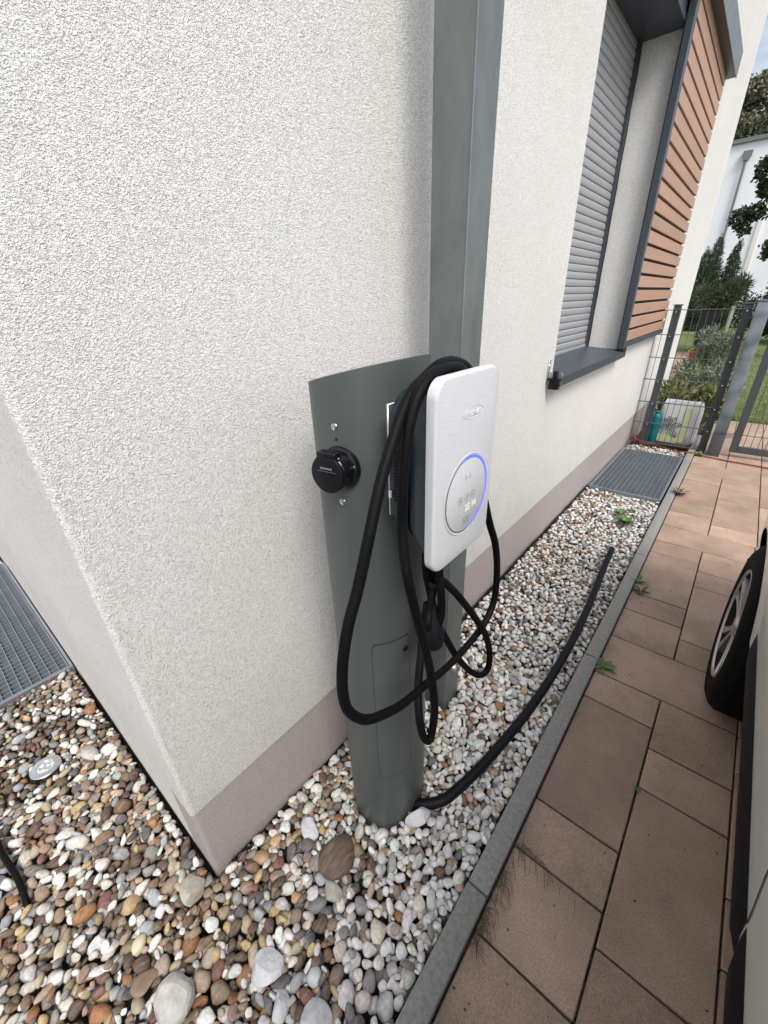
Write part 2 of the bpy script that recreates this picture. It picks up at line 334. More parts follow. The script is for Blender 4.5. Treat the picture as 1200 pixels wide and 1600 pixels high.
# lawn
lw = link('lawn', rects_me([(-25, 25, 6.72, 60)], -.012), M_LAWN); setp(lw, kind='structure')
nb = 26000
px = rng.uniform(-2.6, 2.2, nb); py = 6.74+rng.uniform(0, 1, nb)**2*9; a = rng.uniform(0, PI, nb); hh = rng.uniform(.02, .055, nb)
wv = .003
B0 = np.stack([px-wv*np.cos(a), py-wv*np.sin(a), np.full(nb, -.014)], 1); B1 = np.stack([px+wv*np.cos(a), py+wv*np.sin(a), np.full(nb, -.014)], 1)
B2 = np.stack([px+rng.normal(0, .012, nb), py+rng.normal(0, .012, nb), hh], 1)
V = np.stack([B0, B1, B2], 1).reshape(-1, 3); F = np.arange(3*nb).reshape(-1, 3)
gr = link('lawn_grass', fromnp(V, F), M_LAWN); setp(gr, 'short green lawn grass growing beyond the wire fence', 'grass', kind='stuff')

# ------------------------------------------------------------------ pavement
pav = link('pavement', rects_me([(-.150, 3.2, -2.6, 6.70)], -.030), M_SOIL); setp(pav, kind='structure')
def slab(x0, x1, y0, y1, parent=pav):
    g_ = .0026; dz = rnd.uniform(-.0015, .0015)
    o = box('paving_slab', (x0+g_, x1-g_, y0+g_, y1-g_, -.026, dz), M_PAVER, parent, bev=.003, seg=1); return o
XA, XB, XC = -.147, .101, .342
def course(x0, x1, ys):
    for a_, b_ in zip(ys, ys[1:]): slab(x0, x1, a_, b_)
course(XA, XB, [-2.0, -1.5, -1.33, -1.08, -.58, -.41, -.03, .47, .71, .88, 1.38, 1.54])
course(XB, XC, [-2.0, -1.75, -1.25, -1.08, -.58, -.34, .13, .63, 1.12, 1.29, 1.54])
course(XC, .583, [-2.0, -1.6, -1.3, -.8, -.6, -.1, .1, .46, .78, .95, 1.37, 1.54])
slab(XA, XC, 1.54, 1.81); slab(XC, .83, 1.54, 1.81)
course(XA, XB+.008, [1.81, 2.06, 2.23, 2.74, 2.92]); course(XB+.008, .36, [1.81, 1.97, 2.48, 2.66, 2.92]); course(.36, .6, [1.81, 2.3, 2.48, 2.92])
slab(XA, .36, 2.92, 3.18); slab(.36, .85, 2.92, 3.18)
course(XA, .115, [3.18, 3.45, 3.63, 4.21, 4.39]); course(.115, .37, [3.18, 3.37, 3.89, 4.08, 4.39]); course(.37, .6, [3.18, 3.65, 3.89, 4.39])
slab(XA, .37, 4.39, 4.70); slab(.37, .9, 4.39, 4.70)
course(XA, .12, [4.70, 4.93, 5.23, 5.42, 5.9, 6.1, 6.68]); course(.12, .37, [4.70, 5.17, 5.34, 5.85, 6.3, 6.68]); course(.37, .62, [4.70, 4.9, 5.4, 5.6, 6.1, 6.68])
xs = [.6, .85, 1.1, 1.6, 1.85, 2.1, 2.6, 3.1]
for i, (a_, b_) in enumerate(zip(xs, xs[1:])):
    y = -2+.2*(i % 3); ys = [y]
    while y < 6.5: y += rnd.choice([.17, .25, .5]); ys.append(min(y, 6.68))
    x0 = max(a_, .92) if False else a_
    # keep clear of the spanning slabs above
    for c_, d2 in zip(ys, ys[1:]):
        lo = x0
        for sx, s0, s1 in ((.83, 1.54, 1.81), (.85, 2.92, 3.18), (.9, 4.39, 4.70)):
            if c_ < s1 and d2 > s0: lo = max(lo, sx)
        for sx in (.62,):
            if d2 > 4.70: lo = max(lo, sx)
        if b_-lo > .04 and d2-c_ > .03: slab(lo, b_, c_, d2)
# garden path beyond the fence, beside the wall
gp = link('garden_path', rects_me([(-2.9, -.98, 7.3, 14.5)], -.008), M_SOIL); setp(gp, kind='structure')
for i in range(4):
    for k in range(12):
        y0 = 7.32+k*.6-(i % 2)*.0; slab(-2.9+i*.48, -2.9+(i+1)*.48, y0, y0+.6, gp)
for o in gp.children: o.matrix_parent_inverse = Matrix.Identity(4); o.location.z = .004

# kerb
kb = link('kerb', rects_me([(-.206, -.148, -2.6, 6.6)], -.07), M_SOIL); setp(kb, kind='structure')
ys = [-2.55, -1.52, -.49, .54, 1.59, 2.62, 3.65, 4.68, 5.7]
for a_, b_ in zip(ys, ys[1:]):
    o = box('kerb_stone', (-.2065+rnd.uniform(-.001, .001), -.1495, a_+.002, b_-.002, -.069, .022+rnd.uniform(-.001, .001)), M_KERB, kb, bev=.0035, seg=2)

# ------------------------------------------------------------------ gravel
def ico(sub):
    bm = bmesh.new(); bmesh.ops.create_icosphere(bm, subdivisions=sub, radius=1)
    V_ = np.array([v.co[:] for v in bm.verts]); F_ = np.array([[v.index for v in f.verts] for f in bm.faces]); bm.free(); return V_, F_
ICO = {s: ico(s) for s in (1, 2, 3)}
def lump(V_, r, k=5, amp=.22, cuts=2):
    out = V_.copy(); f = np.ones(len(V_))
    for _ in range(k):
        d = r.normal(size=3); d /= np.linalg.norm(d); f += amp*r.uniform(.3, 1)*np.cos(r.uniform(1.2, 2.6)*V_@d*PI/2+r.uniform(0, 6))/1.6
    out = out*f[:, None]
    for _ in range(cuts):      # broken facets
        d = r.normal(size=3); d /= np.linalg.norm(d); lim = r.uniform(.45, .78); s = out@d; over = np.maximum(s-lim, 0); out -= over[:, None]*d*r.uniform(.75, .95)
    return out
SH = {s: [lump(ICO[s][0], np.random.default_rng(100+i), cuts=i % 7) for i in range(28)] for s in (1, 2)}
def in_view(x, y, z, m=0.0):
    P = np.stack([x-CAM.x, y-CAM.y, z-CAM.z], -1); c = P@np.array([r_[:], d_[:], f_[:]]).T
    return (c[..., 2] > .05) & (np.abs(c[..., 0]/c[..., 2]) < 600/639*(1+m)) & (np.abs(c[..., 1]/c[..., 2]) < 800/639*(1+m))
CELL = .003; GX0, GX1, GY0, GY1 = -3.95, -.2, -.95, 5.16
nx, ny = int((GX1-GX0)/CELL), int((GY1-GY0)/CELL)
H = np.full((nx, ny), -.055, np.float32)
gxc = GX0+(np.arange(nx)+.5)*CELL; gyc = GY0+(np.arange(ny)+.5)*CELL
# keep-outs: wall, posts
def block(x0, x1, y0, y1):
    H[max(0, int((x0-GX0)/CELL)):max(0, int((x1-GX0)/CELL)), max(0, int((y0-GY0)/CELL)):max(0, int((y1-GY0)/CELL))] = 9
block(-9, X_W+.004, Y_C-.006, 9); block(-.2085, 9, -2, 9); block(-.66, -.55, .96, 1.075); block(-.76, -.2, 3.565, 4.805); block(-3.43, -2.0, -.62, .11)
ee = ((gxc[:, None]+.536)/.102)**2+((gyc[None, :]-.60)/.122)**2 < 1; H[ee] = 9
H[((gxc[:, None]+1.54)**2+(gyc[None, :]+.12)**2) < .05**2] = 9
BIG = [  # distinct rocks: x, y, half sizes, yaw, material, label, cuts
 (-.53, .353, (.056, .050, .034), -1.07, M_ROCKB, 'large dark brown striped rock in front of the grey pedestal foot', 1),
 (-.647, .348, (.046, .026, .024), -.42, M_ROCKW, 'long white angular rock between the house plinth and the pedestal foot', 5),
 (-.786, .045, (.042, .036, .028), -1.3, M_ROCKG, 'broken beige-grey rock right at the tip of the house corner', 6),
 (-.508, .085, (.043, .034, .028), .6, M_ROCKW, 'bluish white chunky rock with a flat top, right of the largest pale rock', 6),
 (-.628, -.082, (.050, .043, .036), -1.0, M_ROCKP, 'largest pale grey egg-shaped rock at the bottom left of the gravel', 4),
 (-.43, .070, (.040, .022, .024), -.87, M_ROCKW, 'narrow white rock pointing down at the bottom edge, left of the rounded one', 5),
 (-.345, .105, (.040, .036, .028), .6, M_ROCKW, 'rounded white-grey rock at the bottom edge close to the kerb', 4),
 (-.714, -.122, (.030, .025, .018), 1.0, M_ROCKBR, 'smooth chocolate brown flat stone beside the large pale rock', 1),
 (-.398, .582, (.040, .030, .036), 1.0, M_ROCKW, 'white marble rock leaning on the black conduit at the pedestal foot', 6),
 (-.707, .213, (.023, .019, .014), 1.0, M_ROCKO, 'ochre oval stone next to the plinth just right of the house corner', 0),
 (-.499, .24, (.027, .018, .015), .9, M_ROCKSG, 'flat dark grey oval stone between striped rock and kerb', 0),
 (-.485, .285, (.034, .022, .018), .2, M_ROCKG, 'long speckled grey stone touching the right side of the striped rock', 3),
 (-.795, -.10, (.022, .015, .013), -1.0, M_ROCKY, 'cream yellow egg-shaped stone between house corner and large pale rock', 1),
 (-.942, -.235, (.026, .014, .013), 2.6, M_ROCKY, 'long cream yellow stone near the bottom left picture corner', 1),
 (-1.47, .0, (.038, .024, .022), -.03, M_ROCKP, 'pale knobbly stone standing near the round ground light', 3)]
for bx_, by_, (ba, bb, bc), *_r in BIG:
    H[((gxc[:, None]-bx_)**2+(gyc[None, :]-by_)**2) < (bb*.85)**2] = 1.5
PEB = []
def deposit(x0, x1, y0, y1, n, amean, sig, palette_fn, amax, cand=10, top=.012):
    for i in range(n):
        a_ = min(amax, amean*math.exp(rnd.gauss(0, sig))); b_ = a_*rnd.uniform(.58, .92); c_ = b_*rnd.uniform(.50, .85)
        best = None
        for _ in range(cand):
            x = rnd.uniform(x0, x1); y = rnd.uniform(y0, y1); ix = int((x-GX0)/CELL); iy = int((y-GY0)/CELL); k = max(1, int(b_*.8/CELL))
            if not (k < ix < nx-k-1 and k < iy < ny-k-1): continue
            s = max(H[ix, iy], H[ix-k, iy], H[ix+k, iy], H[ix, iy-k], H[ix, iy+k])
            if best is None or s < best[0]: best = (s, x, y, ix, iy)
        if best is None or best[0] > 1: continue
        s, x, y, ix, iy = best; k = int(a_/CELL)+1
        i0, i1, j0, j1 = max(0, ix-k), min(nx, ix+k+1), max(0, iy-k), min(ny, iy+k+1)
        yaw = rnd.uniform(0, PI); dx = gxc[i0:i1, None]-x; dy = gyc[None, j0:j1]-y; ca, sa = math.cos(yaw), math.sin(yaw)
        q = ((dx*ca+dy*sa)/a_)**2+((-dx*sa+dy*ca)/b_)**2; m_ = q < .95
        if not m_.any(): continue
        h = H[i0:i1, j0:j1]; hm = h[m_]
        if hm.max() > 5 and (hm > 5).mean() > .06: continue
        dome = np.sqrt(np.maximum(0, 1-q))*c_; need = (np.where(h > 1, -1, h)+dome)[m_]
        z = float(np.percentile(need, 72))-c_*.12
        lim = top-c_*.75
        if z > lim+.012: continue
        gxs = float(np.clip((np.where(h > 1, 0, h)[m_]*dx.repeat(h.shape[1], 1)[m_]).mean()/(a_*a_)*8, -.6, .6)); gys = float(np.clip((np.where(h > 1, 0, h)[m_]*dy.repeat(h.shape[0], 0)[m_]).mean()/(a_*a_)*8, -.6, .6))
        new = np.where(m_, z+dome, -9); H[i0:i1, j0:j1] = np.maximum(h, new)
        PEB.append([x, y, z, a_, b_, c_, yaw, gxs*.7+rnd.gauss(0, .22), gys*.7+rnd.gauss(0, .22), palette_fn(x, y)])
WARM = [((.18, .12, .082), 5.5), ((.29, .215, .15), 4.5), ((.125, .085, .065), 5), ((.30, .145, .07), 1.3), ((.42, .335, .25), 3), ((.25, .235, .215), 4), ((.13, .12, .12), 3), ((.58, .55, .50), 6.0), ((.70, .69, .67), 5.5), ((.27, .19, .15), 2.5), ((.19, .095, .08), 1.2), ((.44, .32, .17), 2.2), ((.33, .35, .36), 2.5)]
COOL = [((.70, .69, .67), 12), ((.58, .575, .56), 6), ((.50, .50, .49), 3), ((.66, .60, .52), 3.2), ((.36, .36, .36), 2.0), ((.27, .19, .14), 1.9), ((.42, .29, .21), 1.3), ((.16, .15, .15), 1.2), ((.32, .18, .10), .4), ((.17, .10, .08), .9)]
def pick(P_):
    t = rnd.uniform(0, sum(w_ for _, w_ in P_))
    for c_, w_ in P_:
        t -= w_
        if t <= 0: break
    j = rnd.uniform(.82, 1.16); return tuple(min(.85, q*j*rnd.uniform(.96, 1.04)) for q in c_)
def pal(x, y):
    k = 1/(1+math.exp(-((y-.30)*7+(x+.45)*9)))
    if x < -.775 : k = 0
    if y > 1.9 and x < -.5: k *= .75
    return pick(COOL if rnd.random() < k*.96 else WARM)
deposit(-2.0, -.21, -.72, .30, 500, .0265, .22, pal, .038, cand=3)
deposit(-2.0, -.21, -.72, .34, 9500, .0168, .27, pal, .029, cand=16)
deposit(-1.9, -.21, -.55, .40, 900, .0085, .3, pal, .014, cand=30, top=.006)
deposit(-.77, -.21, .30, 1.3, 4600, .0152, .27, pal, .024, cand=16)
deposit(-.77, -.21, 1.3, 3.57, 7600, .0150, .24, pal, .022, cand=14)
deposit(-.77, -.21, 4.8, 5.1, 600, .016, .2, pal, .024, cand=8)
deposit(-3.95, -3.43, -.5, .1, 900, .017, .25, pal, .03, cand=8)
n_dep = len(PEB)
# drop what is fully buried
T = np.full((nx, ny), -9, np.float32); own = np.full((nx, ny), -1, np.int32)
for i, p in enumerate(PEB):
    x, y, z, a_, b_, c_, yaw = p[:7]; ix = int((x-GX0)/CELL); iy = int((y-GY0)/CELL); k = int(a_/CELL)+1
    i0, i1, j0, j1 = max(0, ix-k), min(nx, ix+k+1), max(0, iy-k), min(ny, iy+k+1)
    dx = gxc[i0:i1, None]-x; dy = gyc[None, j0:j1]-y; ca, sa = math.cos(yaw), math.sin(yaw)
    q = ((dx*ca+dy*sa)/a_)**2+((-dx*sa+dy*ca)/b_)**2; t = np.where(q < 1, z+np.sqrt(np.maximum(0, 1-q))*c_, -9)
    sub = T[i0:i1, j0:j1]; w_ = t > sub; sub[w_] = t[w_]; own[i0:i1, j0:j1][w_] = i
vis = np.bincount(own[own >= 0], minlength=len(PEB))
keep = []
for i, p in enumerate(PEB):
    area = PI*p[3]*p[4]/CELL**2
    if vis[i] > .04*area: keep.append((p, vis[i]/area))
def peb_mesh(p, sub, j, extra=None):
    x, y, z, a_, b_, c_, yaw, tx, ty, col = p
    R_ = np.array((Euler((ty, -tx, 0)).to_matrix() @ Euler((0, 0, yaw)).to_matrix()))
    return (SH[sub][j % 28]*np.array([a_, b_, c_]))@R_.T+np.array([x, y, z])
def tint(me, cols):
    at = me.color_attributes.new('tint', 'FLOAT_COLOR', 'POINT'); at.data.foreach_set('color', np.concatenate([cols, np.ones((len(cols), 1))], 1).astype(np.float32).ravel())
bed = link('gravel_bed', rects_me([(-4.3, -.207, -1.4, Y_C-.002), (X_W+.002, -.207, Y_C-.002, 5.16)], -.052), M_SOIL); setp(bed, kind='structure')
scored = []
for i, (p, vf) in enumerate(keep):
    d2 = (Vector(p[:3])-CAM).length; v_ = bool(in_view(p[0], p[1], p[2], -.02)); scored.append((p[3]*p[4]/d2**2*(vf if v_ else 0), i, d2))
top300 = set(i for _, i, _ in sorted(scored, reverse=True)[:300])
VV, FF, CC, off = [], [], [], 0
for s, i, dd in scored:
    p = keep[i][0]
    if i in top300:
        v = peb_mesh(p, 2, i); me = fromnp(v-np.array(p[:3]), ICO[2][1], True); tint(me, np.tile(p[9], (len(v), 1)))
        o = bpy.data.objects.new('pebble', me); COL.objects.link(o); me.materials.append(M_PEB); o.location = p[:3]; o.parent = bed
    else:
        sub = 2 if (dd < 2.05 and in_view(p[0], p[1], p[2], .06)) else 1
        v = peb_mesh(p, sub, i); VV.append(v); FF.append(ICO[sub][1]+off); off += len(v); CC.append(np.tile(p[9], (len(v), 1)))
VV = np.concatenate(VV); FF = np.concatenate(FF); me = fromnp(VV, FF, True); tint(me, np.concatenate(CC))
o = link('loose_gravel', me, M_PEB, bed); o['kind'] = 'stuff'
print('pebbles', n_dep, 'kept', len(keep), 'tris', len(FF))
for q, (x, y, ax, yaw, m_, lab, cuts) in enumerate(BIG):
    v = lump(ICO[3][0], np.random.default_rng(40+q), k=7, amp=.17, cuts=cuts)
    v = v*(1+.018*np.sin(v@np.array([9., 4, 7])+q)[:, None])*np.array(ax)
    me = fromnp(v, ICO[3][1], True)
    if cuts >= 3: smooth(me, 16)
    o = bpy.data.objects.new('rock', me); COL.objects.link(o); me.materials.append(m_); o.location = (x, y, ax[2]*.62); o.rotation_euler = (rnd.uniform(-.2, .2), rnd.uniform(-.2, .2), yaw)
    setp(o, lab, 'rock')

# ------------------------------------------------------------------ house
house = empty('house', (X_W, Y_C, 0), 'white rendered house with rounded plinth corner beside the gravel strip', 'house')
WY0, WY1, SILL, HEAD = 2.30, 3.63, 1.085, 2.79
XR = -.985     # shutter plane
YE, TOP, XB_ = 7.12, 7.0, -9.0
PT = .305      # plinth top
def wall_me():
    bm = bmesh.new()
    def quad(*p):
        bm.faces.new([bm.verts.new(q) for q in p])
    x = X_W
    # facade with opening
    for y0, y1, z0, z1 in ((Y_C+.012, WY0, PT, TOP), (WY1, YE, PT, TOP), (WY0, WY1, PT, SILL), (WY0, WY1, HEAD, TOP)):
        quad((x, y0, z0), (x, y1, z0), (x, y1, z1), (x, y0, z1))
    # rounded corner + left flank down to the ground
    n = 6; r = .012; P = [(x-r+r*math.cos(a_), Y_C+r-r*math.sin(a_)) for a_ in [PI/2*k/n for k in range(n+1)]]
    for (xa, ya), (xb, yb) in zip(P, P[1:]): quad((xb, yb, PT), (xa, ya, PT), (xa, ya, TOP), (xb, yb, TOP))
    quad((XB_, Y_C, PT), (x-r, Y_C, PT), (x-r, Y_C, TOP), (XB_, Y_C, TOP))
    quad((x, YE, PT), (XB_, YE, PT), (XB_, YE, TOP), (x, YE, TOP)); quad((x, Y_C, TOP), (x, YE, TOP), (XB_, YE, TOP), (XB_, Y_C, TOP))
    # drip underside
    quad((x, Y_C+.012, PT), (x-.02, Y_C+.012, PT), (x-.02, YE, PT), (x, YE, PT))
    me = bpy.data.meshes.new('m'); bm.to_mesh(me); bm.free(); return me
link('wall', wall_me(), M_WALL, house)
rv = [(XR-.03, X_W)]
V, F = [], []
def q4(*p):
    i = len(V); V.extend(p); F.append((i, i+1, i+2, i+3))
q4((X_W, WY1, SILL-.03), (X_W, WY1, HEAD), (XR-.05, WY1, HEAD), (XR-.05, WY1, SILL-.03))
q4((X_W, WY0, SILL-.03), (XR-.05, WY0, SILL-.03), (XR-.05, WY0, HEAD), (X_W, WY0, HEAD))
q4((X_W, WY0, HEAD), (XR-.05, WY0, HEAD), (XR-.05, WY1, HEAD), (X_W, WY1, HEAD))
link('window_reveal', pyd(V, F), M_REVEAL, house)
# plinth, 8 mm behind the render, flush round the corner on the flank
def plinth_me():
    V, F = [], []; r = .014; x = X_W-.007; P = [(XB_, Y_C+.0015), (X_W-.13, Y_C+.0015)]
    P += [(x-r+r*math.sin(a_), Y_C+.0015+r-r*math.cos(a_)) for a_ in [PI/2*k/6 for k in range(7)]]; P += [(x, YE-.003)]
    for xx, yy in P: V += [(xx, yy, -.07), (xx, yy, PT+.004)]
    for i in range(len(P)-1): F.append((2*i, 2*i+2, 2*i+3, 2*i+1))
    return pyd(V, F, True, 60)
pm = plinth_me(); pm.materials.append(M_PLINTH); pm.materials.append(stucco('flank_foot_paint', (.70, .68, .65), (.9, .89, .87), 260, dirt=False, bs=.6, bd=.0025)); pm.polygons[0].material_index = 1
link('plinth', pm, None, house)
# membrane edge at the foot
P = []; L_ = []
for pts in ([(X_W+.004, Y_C+.05+k*.05, -.006+.012*rnd.random()) for k in range(70)], [(-.80-k*.06, Y_C-.006, -.008+.012*rnd.random()) for k in range(20)]):
    V, F = [], []
    for i, p in enumerate(pts):
        V += [(p[0], p[1], -.06), (p[0]+rnd.uniform(0, .004), p[1], p[2]+.012)]
    for i in range(len(pts)-1): F.append((2*i, 2*i+2, 2*i+3, 2*i+1))
    link('damp_proof_membrane', pyd(V, F), M_MEMB, house)
V = []; F = []
pts = [(X_W+.004, Y_C+.045), (X_W+.016, Y_C+.06), (X_W+.010, Y_C+.085), (X_W+.022, Y_C+.10), (X_W+.012, Y_C+.125)]
for p in pts: V += [(*p, -.02), (p[0]+.004, p[1], .022+rnd.uniform(0, .012))]
for i in range(len(pts)-1): F.append((2*i, 2*i+2, 2*i+3, 2*i+1))
link('damp_proof_membrane', pyd(V, F), M_MEMB, house)
# window sill
def sill_me():
    y0, y1 = WY0-.03, WY1+.02; xf = -.705; zt = SILL+.012; th = .045
    pr = [(XR-.02, zt+.012), (xf, zt-.012), (xf, zt-.012-th), (xf-.004, zt-.012-th), (xf-.004, zt-.018), (XR-.02, zt+.006)]
    V = [(a_, y0, b_) for a_, b_ in pr]+[(a_, y1, b_) for a_, b_ in pr]; n = len(pr)
    F = [tuple(range(n))[::-1], tuple(range(n, 2*n))]+[(i, (i+1) % n, n+(i+1) % n, n+i) for i in range(n)]
    return pyd(V, F)
sl = link('window_sill', sill_me(), M_ANTH, house)
link('sill_upstand', box_me(XR, X_W+.062, WY1+.016, WY1+.0225, SILL-.02, SILL+.034), M_ANTH, sl)
link('sill_end', box_me(X_W+.002, X_W+.0655, WY0-.036, WY0-.0305, SILL-.05, SILL+.02), M_ALU, sl)
# roller shutter
rs = link('roller_shutter', box_me(XR-.022, XR-.018, WY0, WY1, SILL, HEAD), M_DARKLN, house)
z = SILL+.045; ps = .0425
prof = [(0, 0), (.0028, .0015), (.0045, .006), (.006, .018), (.0055, .030), (.003, .038), (0, .040)]
V = [(XR-.012+a_, WY0+.002, b_) for a_, b_ in prof]+[(XR-.012+a_, WY1-.03, b_) for a_, b_ in prof]; n = len(prof)
F = [(i, n+i, n+i+1, i+1) for i in range(n-1)]; slm = pyd(V, F, True, 60); slm.materials.append(M_SLATG)
while z < HEAD-.03:
    o = bpy.data.objects.new('slat', slm); COL.objects.link(o); o.parent = rs; o.location = (0, 0, z); z += ps
link('bottom_bar', box_me(XR-.012, XR+.002, WY0, WY1-.03, SILL+.022, SILL+.043, bev=.002, seg=1), M_SLATG, rs)
link('guide_rail', box_me(XR-.02, XR+.016, WY1-.028, WY1-.001, SILL+.018, HEAD-.002, bev=.002, seg=1), M_ANTH, rs)
link('brush_seal', tube_me([(XR+.018, WY1-.02+.004*math.sin(k*1.3), SILL+.03+k*.06) for k in range(28)], .004, 6), M_BLACKM, rs)
# metal lined head with front fascia
hb = link('shutter_box', box_me(XR-.02, X_W+.012, WY0+.0, WY1+.02, HEAD-.012, HEAD+.33, bev=.002, seg=1), M_ANTH, house)
link('fascia_fold', box_me(X_W+.013, X_W+.017, WY0, WY1+.022, HEAD-.016, HEAD+.012), M_ANTH, hb)
# small locking bracket left of the sill
bk = empty('shutter_bracket', (X_W, WY0-.07, SILL), 'small black metal shutter catch screwed to the wall left of the window sill', 'bracket')
link('plate', box_me(X_W+.001, X_W+.006, WY0-.085, WY0-.055, SILL-.02, SILL+.085, bev=.001, seg=1), M_ALU, bk)
link('arm', box_me(X_W+.006, X_W+.075, WY0-.085, WY0-.06, SILL-.012, SILL-.004), M_BLACKM, bk)
link('catch', box_me(X_W+.03, X_W+.05, WY0-.08, WY0-.05, SILL-.003, SILL+.032, bev=.003), M_BLACKM, bk)
link('hook', box_me(X_W+.012, X_W+.062, WY0-.075, WY0-.042, SILL-.06, SILL-.013, bev=.004), M_BLACKM, bk)
link('screw', lathe_me([(0, .004), (.006, .003), (.008, 0)], (X_W+.006, WY0-.07, SILL+.055), (1, 0, 0), 16), M_STEEL, bk)

# sliding slatted shutter
XS = -.722
ss = empty('slatted_sliding_shutter', (XS, 3.6, 1.12), 'sliding shutter of terracotta wooden slats in a dark metal frame on the white wall', 'shutter')
YS0, YS1, ZS0 = 3.60, 5.14, 1.15
link('stile', box_me(-.748, -.708, YS0-.055, YS0, 1.10, 2.98, bev=.002, seg=1), M_ANTH, ss)
link('bottom_rail', box_me(-.745, -.712, YS0+.001, YS1, 1.105, 1.142, bev=.002, seg=1), M_ANTH, ss)
link('gap_shade_sheet', box_me(-.7385, -.7345, YS0+.003, YS1-.012, 1.143, 2.93), M_DARKLN, ss)  # dark sheet added behind the slats, paints the shade in their gaps
pitch = .0875; sm_ = box_me(-.731, XS+.008, YS0+.002, YS1, 0, .0700, bev=.002, seg=1); sm_.materials.append(M_WOOD)
for k in range(21):
    o = bpy.data.objects.new('slat', sm_); COL.objects.link(o); o.parent = ss; o.matrix_parent_inverse = mw(ss).inverted(); o.location = (0, 0, 1.147+k*pitch)
spm = box_me(-.733, -.717, YS1-.10, YS1-.085, -.012, -.002); spm.materials.append(M_STEEL)
for k in range(1, 11):
    o = bpy.data.objects.new('spacer', spm); COL.objects.link(o); o.parent = ss; o.matrix_parent_inverse = mw(ss).inverted(); o.location = (0, 0, 1.147+k*pitch)
link('foot_guide', box_me(-.755, -.700, YS0-.07, YS0+.02, 1.082, 1.098, bev=.002, seg=1), M_BLACKM, ss)
rl = empty('shutter_guide_rail', (-.70, 4.4, 3.0), 'projecting grey metal guide rail housing above the slatted shutter', 'rail')
link('housing', box_me(-.768, -.662, 1.0, 5.22, 2.955, 3.09, bev=.003, seg=1), M_ANTH, rl)
link('cover', box_me(-.661, -.655, 1.0, 5.225, 2.95, 3.10), M_GALV, rl)

# ------------------------------------------------------------------ steel post
sp_ = empty('steel_post', (-.605, 1.02, 0), 'tall square galvanised steel post standing between pedestal and white wall', 'post')
link('shaft', box_me(-.655, -.555, .965, 1.070, -.05, 6.5, bev=.005, seg=3), M_GALV, sp_)
V = []; 
link('weld_seam', box_me(-.5560, -.5543, .9635, .9657, .30, 6.5), M_GRATE, sp_)
link('base_clip', lathe_me([(0, .012), (.012, .011), (.016, 0)], (-.554, 1.02, .19), (1, 0, 0), 16), M_ALU, sp_)
link('wall_brace', box_me(-.77, -.656, 1.0, 1.03, 2.52, 2.56), M_GALV, sp_)

# ------------------------------------------------------------------ pedestal
PCX, PCY, PA, PB_ = -.536, .60, .101, .120
ped = empty('charging_pedestal', (PCX, PCY, 0), 'grey green oval metal pedestal carrying the white charger, standing in gravel', 'pedestal')
def ell(t, s=1.0, e=2.35):
    c, s_ = math.cos(t), math.sin(t); k = 2/e
    return PCX+PA*s*math.copysign(abs(c)**k, c), PCY+PB_*s*math.copysign(abs(s_)**k, s_)
def ztop(x, y): return 1.366+.24*(x+.45)
def column_me():
    V, F = [], []; n = 96
    zs_ = [-.06, 0, .2, .6, 1.0, 1.2]
    for z in zs_+['t0', 't1', 'in', 'c']:
        for k in range(n):
            t = 2*PI*k/n
            if z == 't0': x, y = ell(t); V.append((x, y, ztop(x, y)-.0015))
            elif z == 't1': x, y = ell(t, .985); V.append((x, y, ztop(x, y)))
            elif z == 'in': x, y = ell(t, .95); V.append((x, y, ztop(x, y)))
            elif z == 'c': x, y = ell(t, .94); V.append((x, y, ztop(x, y)-.004))
            else: x, y = ell(t); V.append((x, y, z))
    R_ = len(zs_)+4
    for i in range(R_-1):
        for k in range(n): k2 = (k+1) % n; F.append((i*n+k, i*n+k2, (i+1)*n+k2, (i+1)*n+k))
    F.append(tuple((R_-1)*n+k for k in range(n)))
    return pyd(V, F, True, 35)
link('column', column_me(), M_PED, ped)
# a curved door lying on the column (groove is a thin dark line, door 1 mm proud)
def tt_for_az(x, y):   # parameter of the column point hit along the sight direction from the drive side
    best = min((abs(math.atan2(ell(t)[0], ell(t)[1])-math.atan2(x, y)), t) for t in [(-PI*.75+PI*k/720*1.2) for k in range(720)]); return best[1]
def surf_strip(tA, tB, z0, z1, s0, name, m_, par, n=16):
    V, F = [], []
    for k in range(n+1):
        t = tA+(tB-tA)*k/n; x, y = ell(t, s0); V += [(x, y, z0 if not callable(z0) else z0(k/n)), (x, y, z1 if not callable(z1) else z1(k/n))]
    for k in range(n): F.append((2*k, 2*k+2, 2*k+3, 2*k+1))
    return link(name, pyd(V, F, True), m_, par)
tL, tR = -1.02, -.12
def rz(top):
    def f(u):
        e = .10; k = 1.0
        if u < e: k = math.sqrt(1-((e-u)/e)**2)
        if u > 1-e: k = math.sqrt(max(0, 1-((u-1+e)/e)**2))
        return top-(1-k)*.03 if top > .5 else top+(1-k)*.03
    return f
surf_strip(tL-.012, tR+.012, rz(.262), rz(.768), 1.004, 'door_seam', M_DARKLN, ped, 32)
dr = surf_strip(tL, tR, rz(.2645), rz(.7655), 1.009, 'access_door', M_PED, ped, 32)
def surf_pt(t, s=1.0):
    x, y = ell(t, s); x2, y2 = ell(t+.01, s); x1, y1 = ell(t-.01, s); tx, ty = x2-x1, y2-y1; l_ = math.hypot(tx, ty); return Vector((x, y, 0)), Vector((ty/l_, -tx/l_, 0))
p, nn = surf_pt(-.22, 1.009); p.z = .725
link('lock', lathe_me([(0, .0025), (.007, .002), (.009, .0)], p, nn, 20), M_BLACKM, dr)
for t_, z_ in ((-1.46, 1.262), (-1.42, 1.118)):
    p, nn = surf_pt(t_); p.z = z_
    s_ = link('screw', lathe_me([(0, .0008), (.0025, .0008), (.0028, .0022), (.0062, .0016), (.007, 0)], p, nn, 20), M_STEEL, ped)
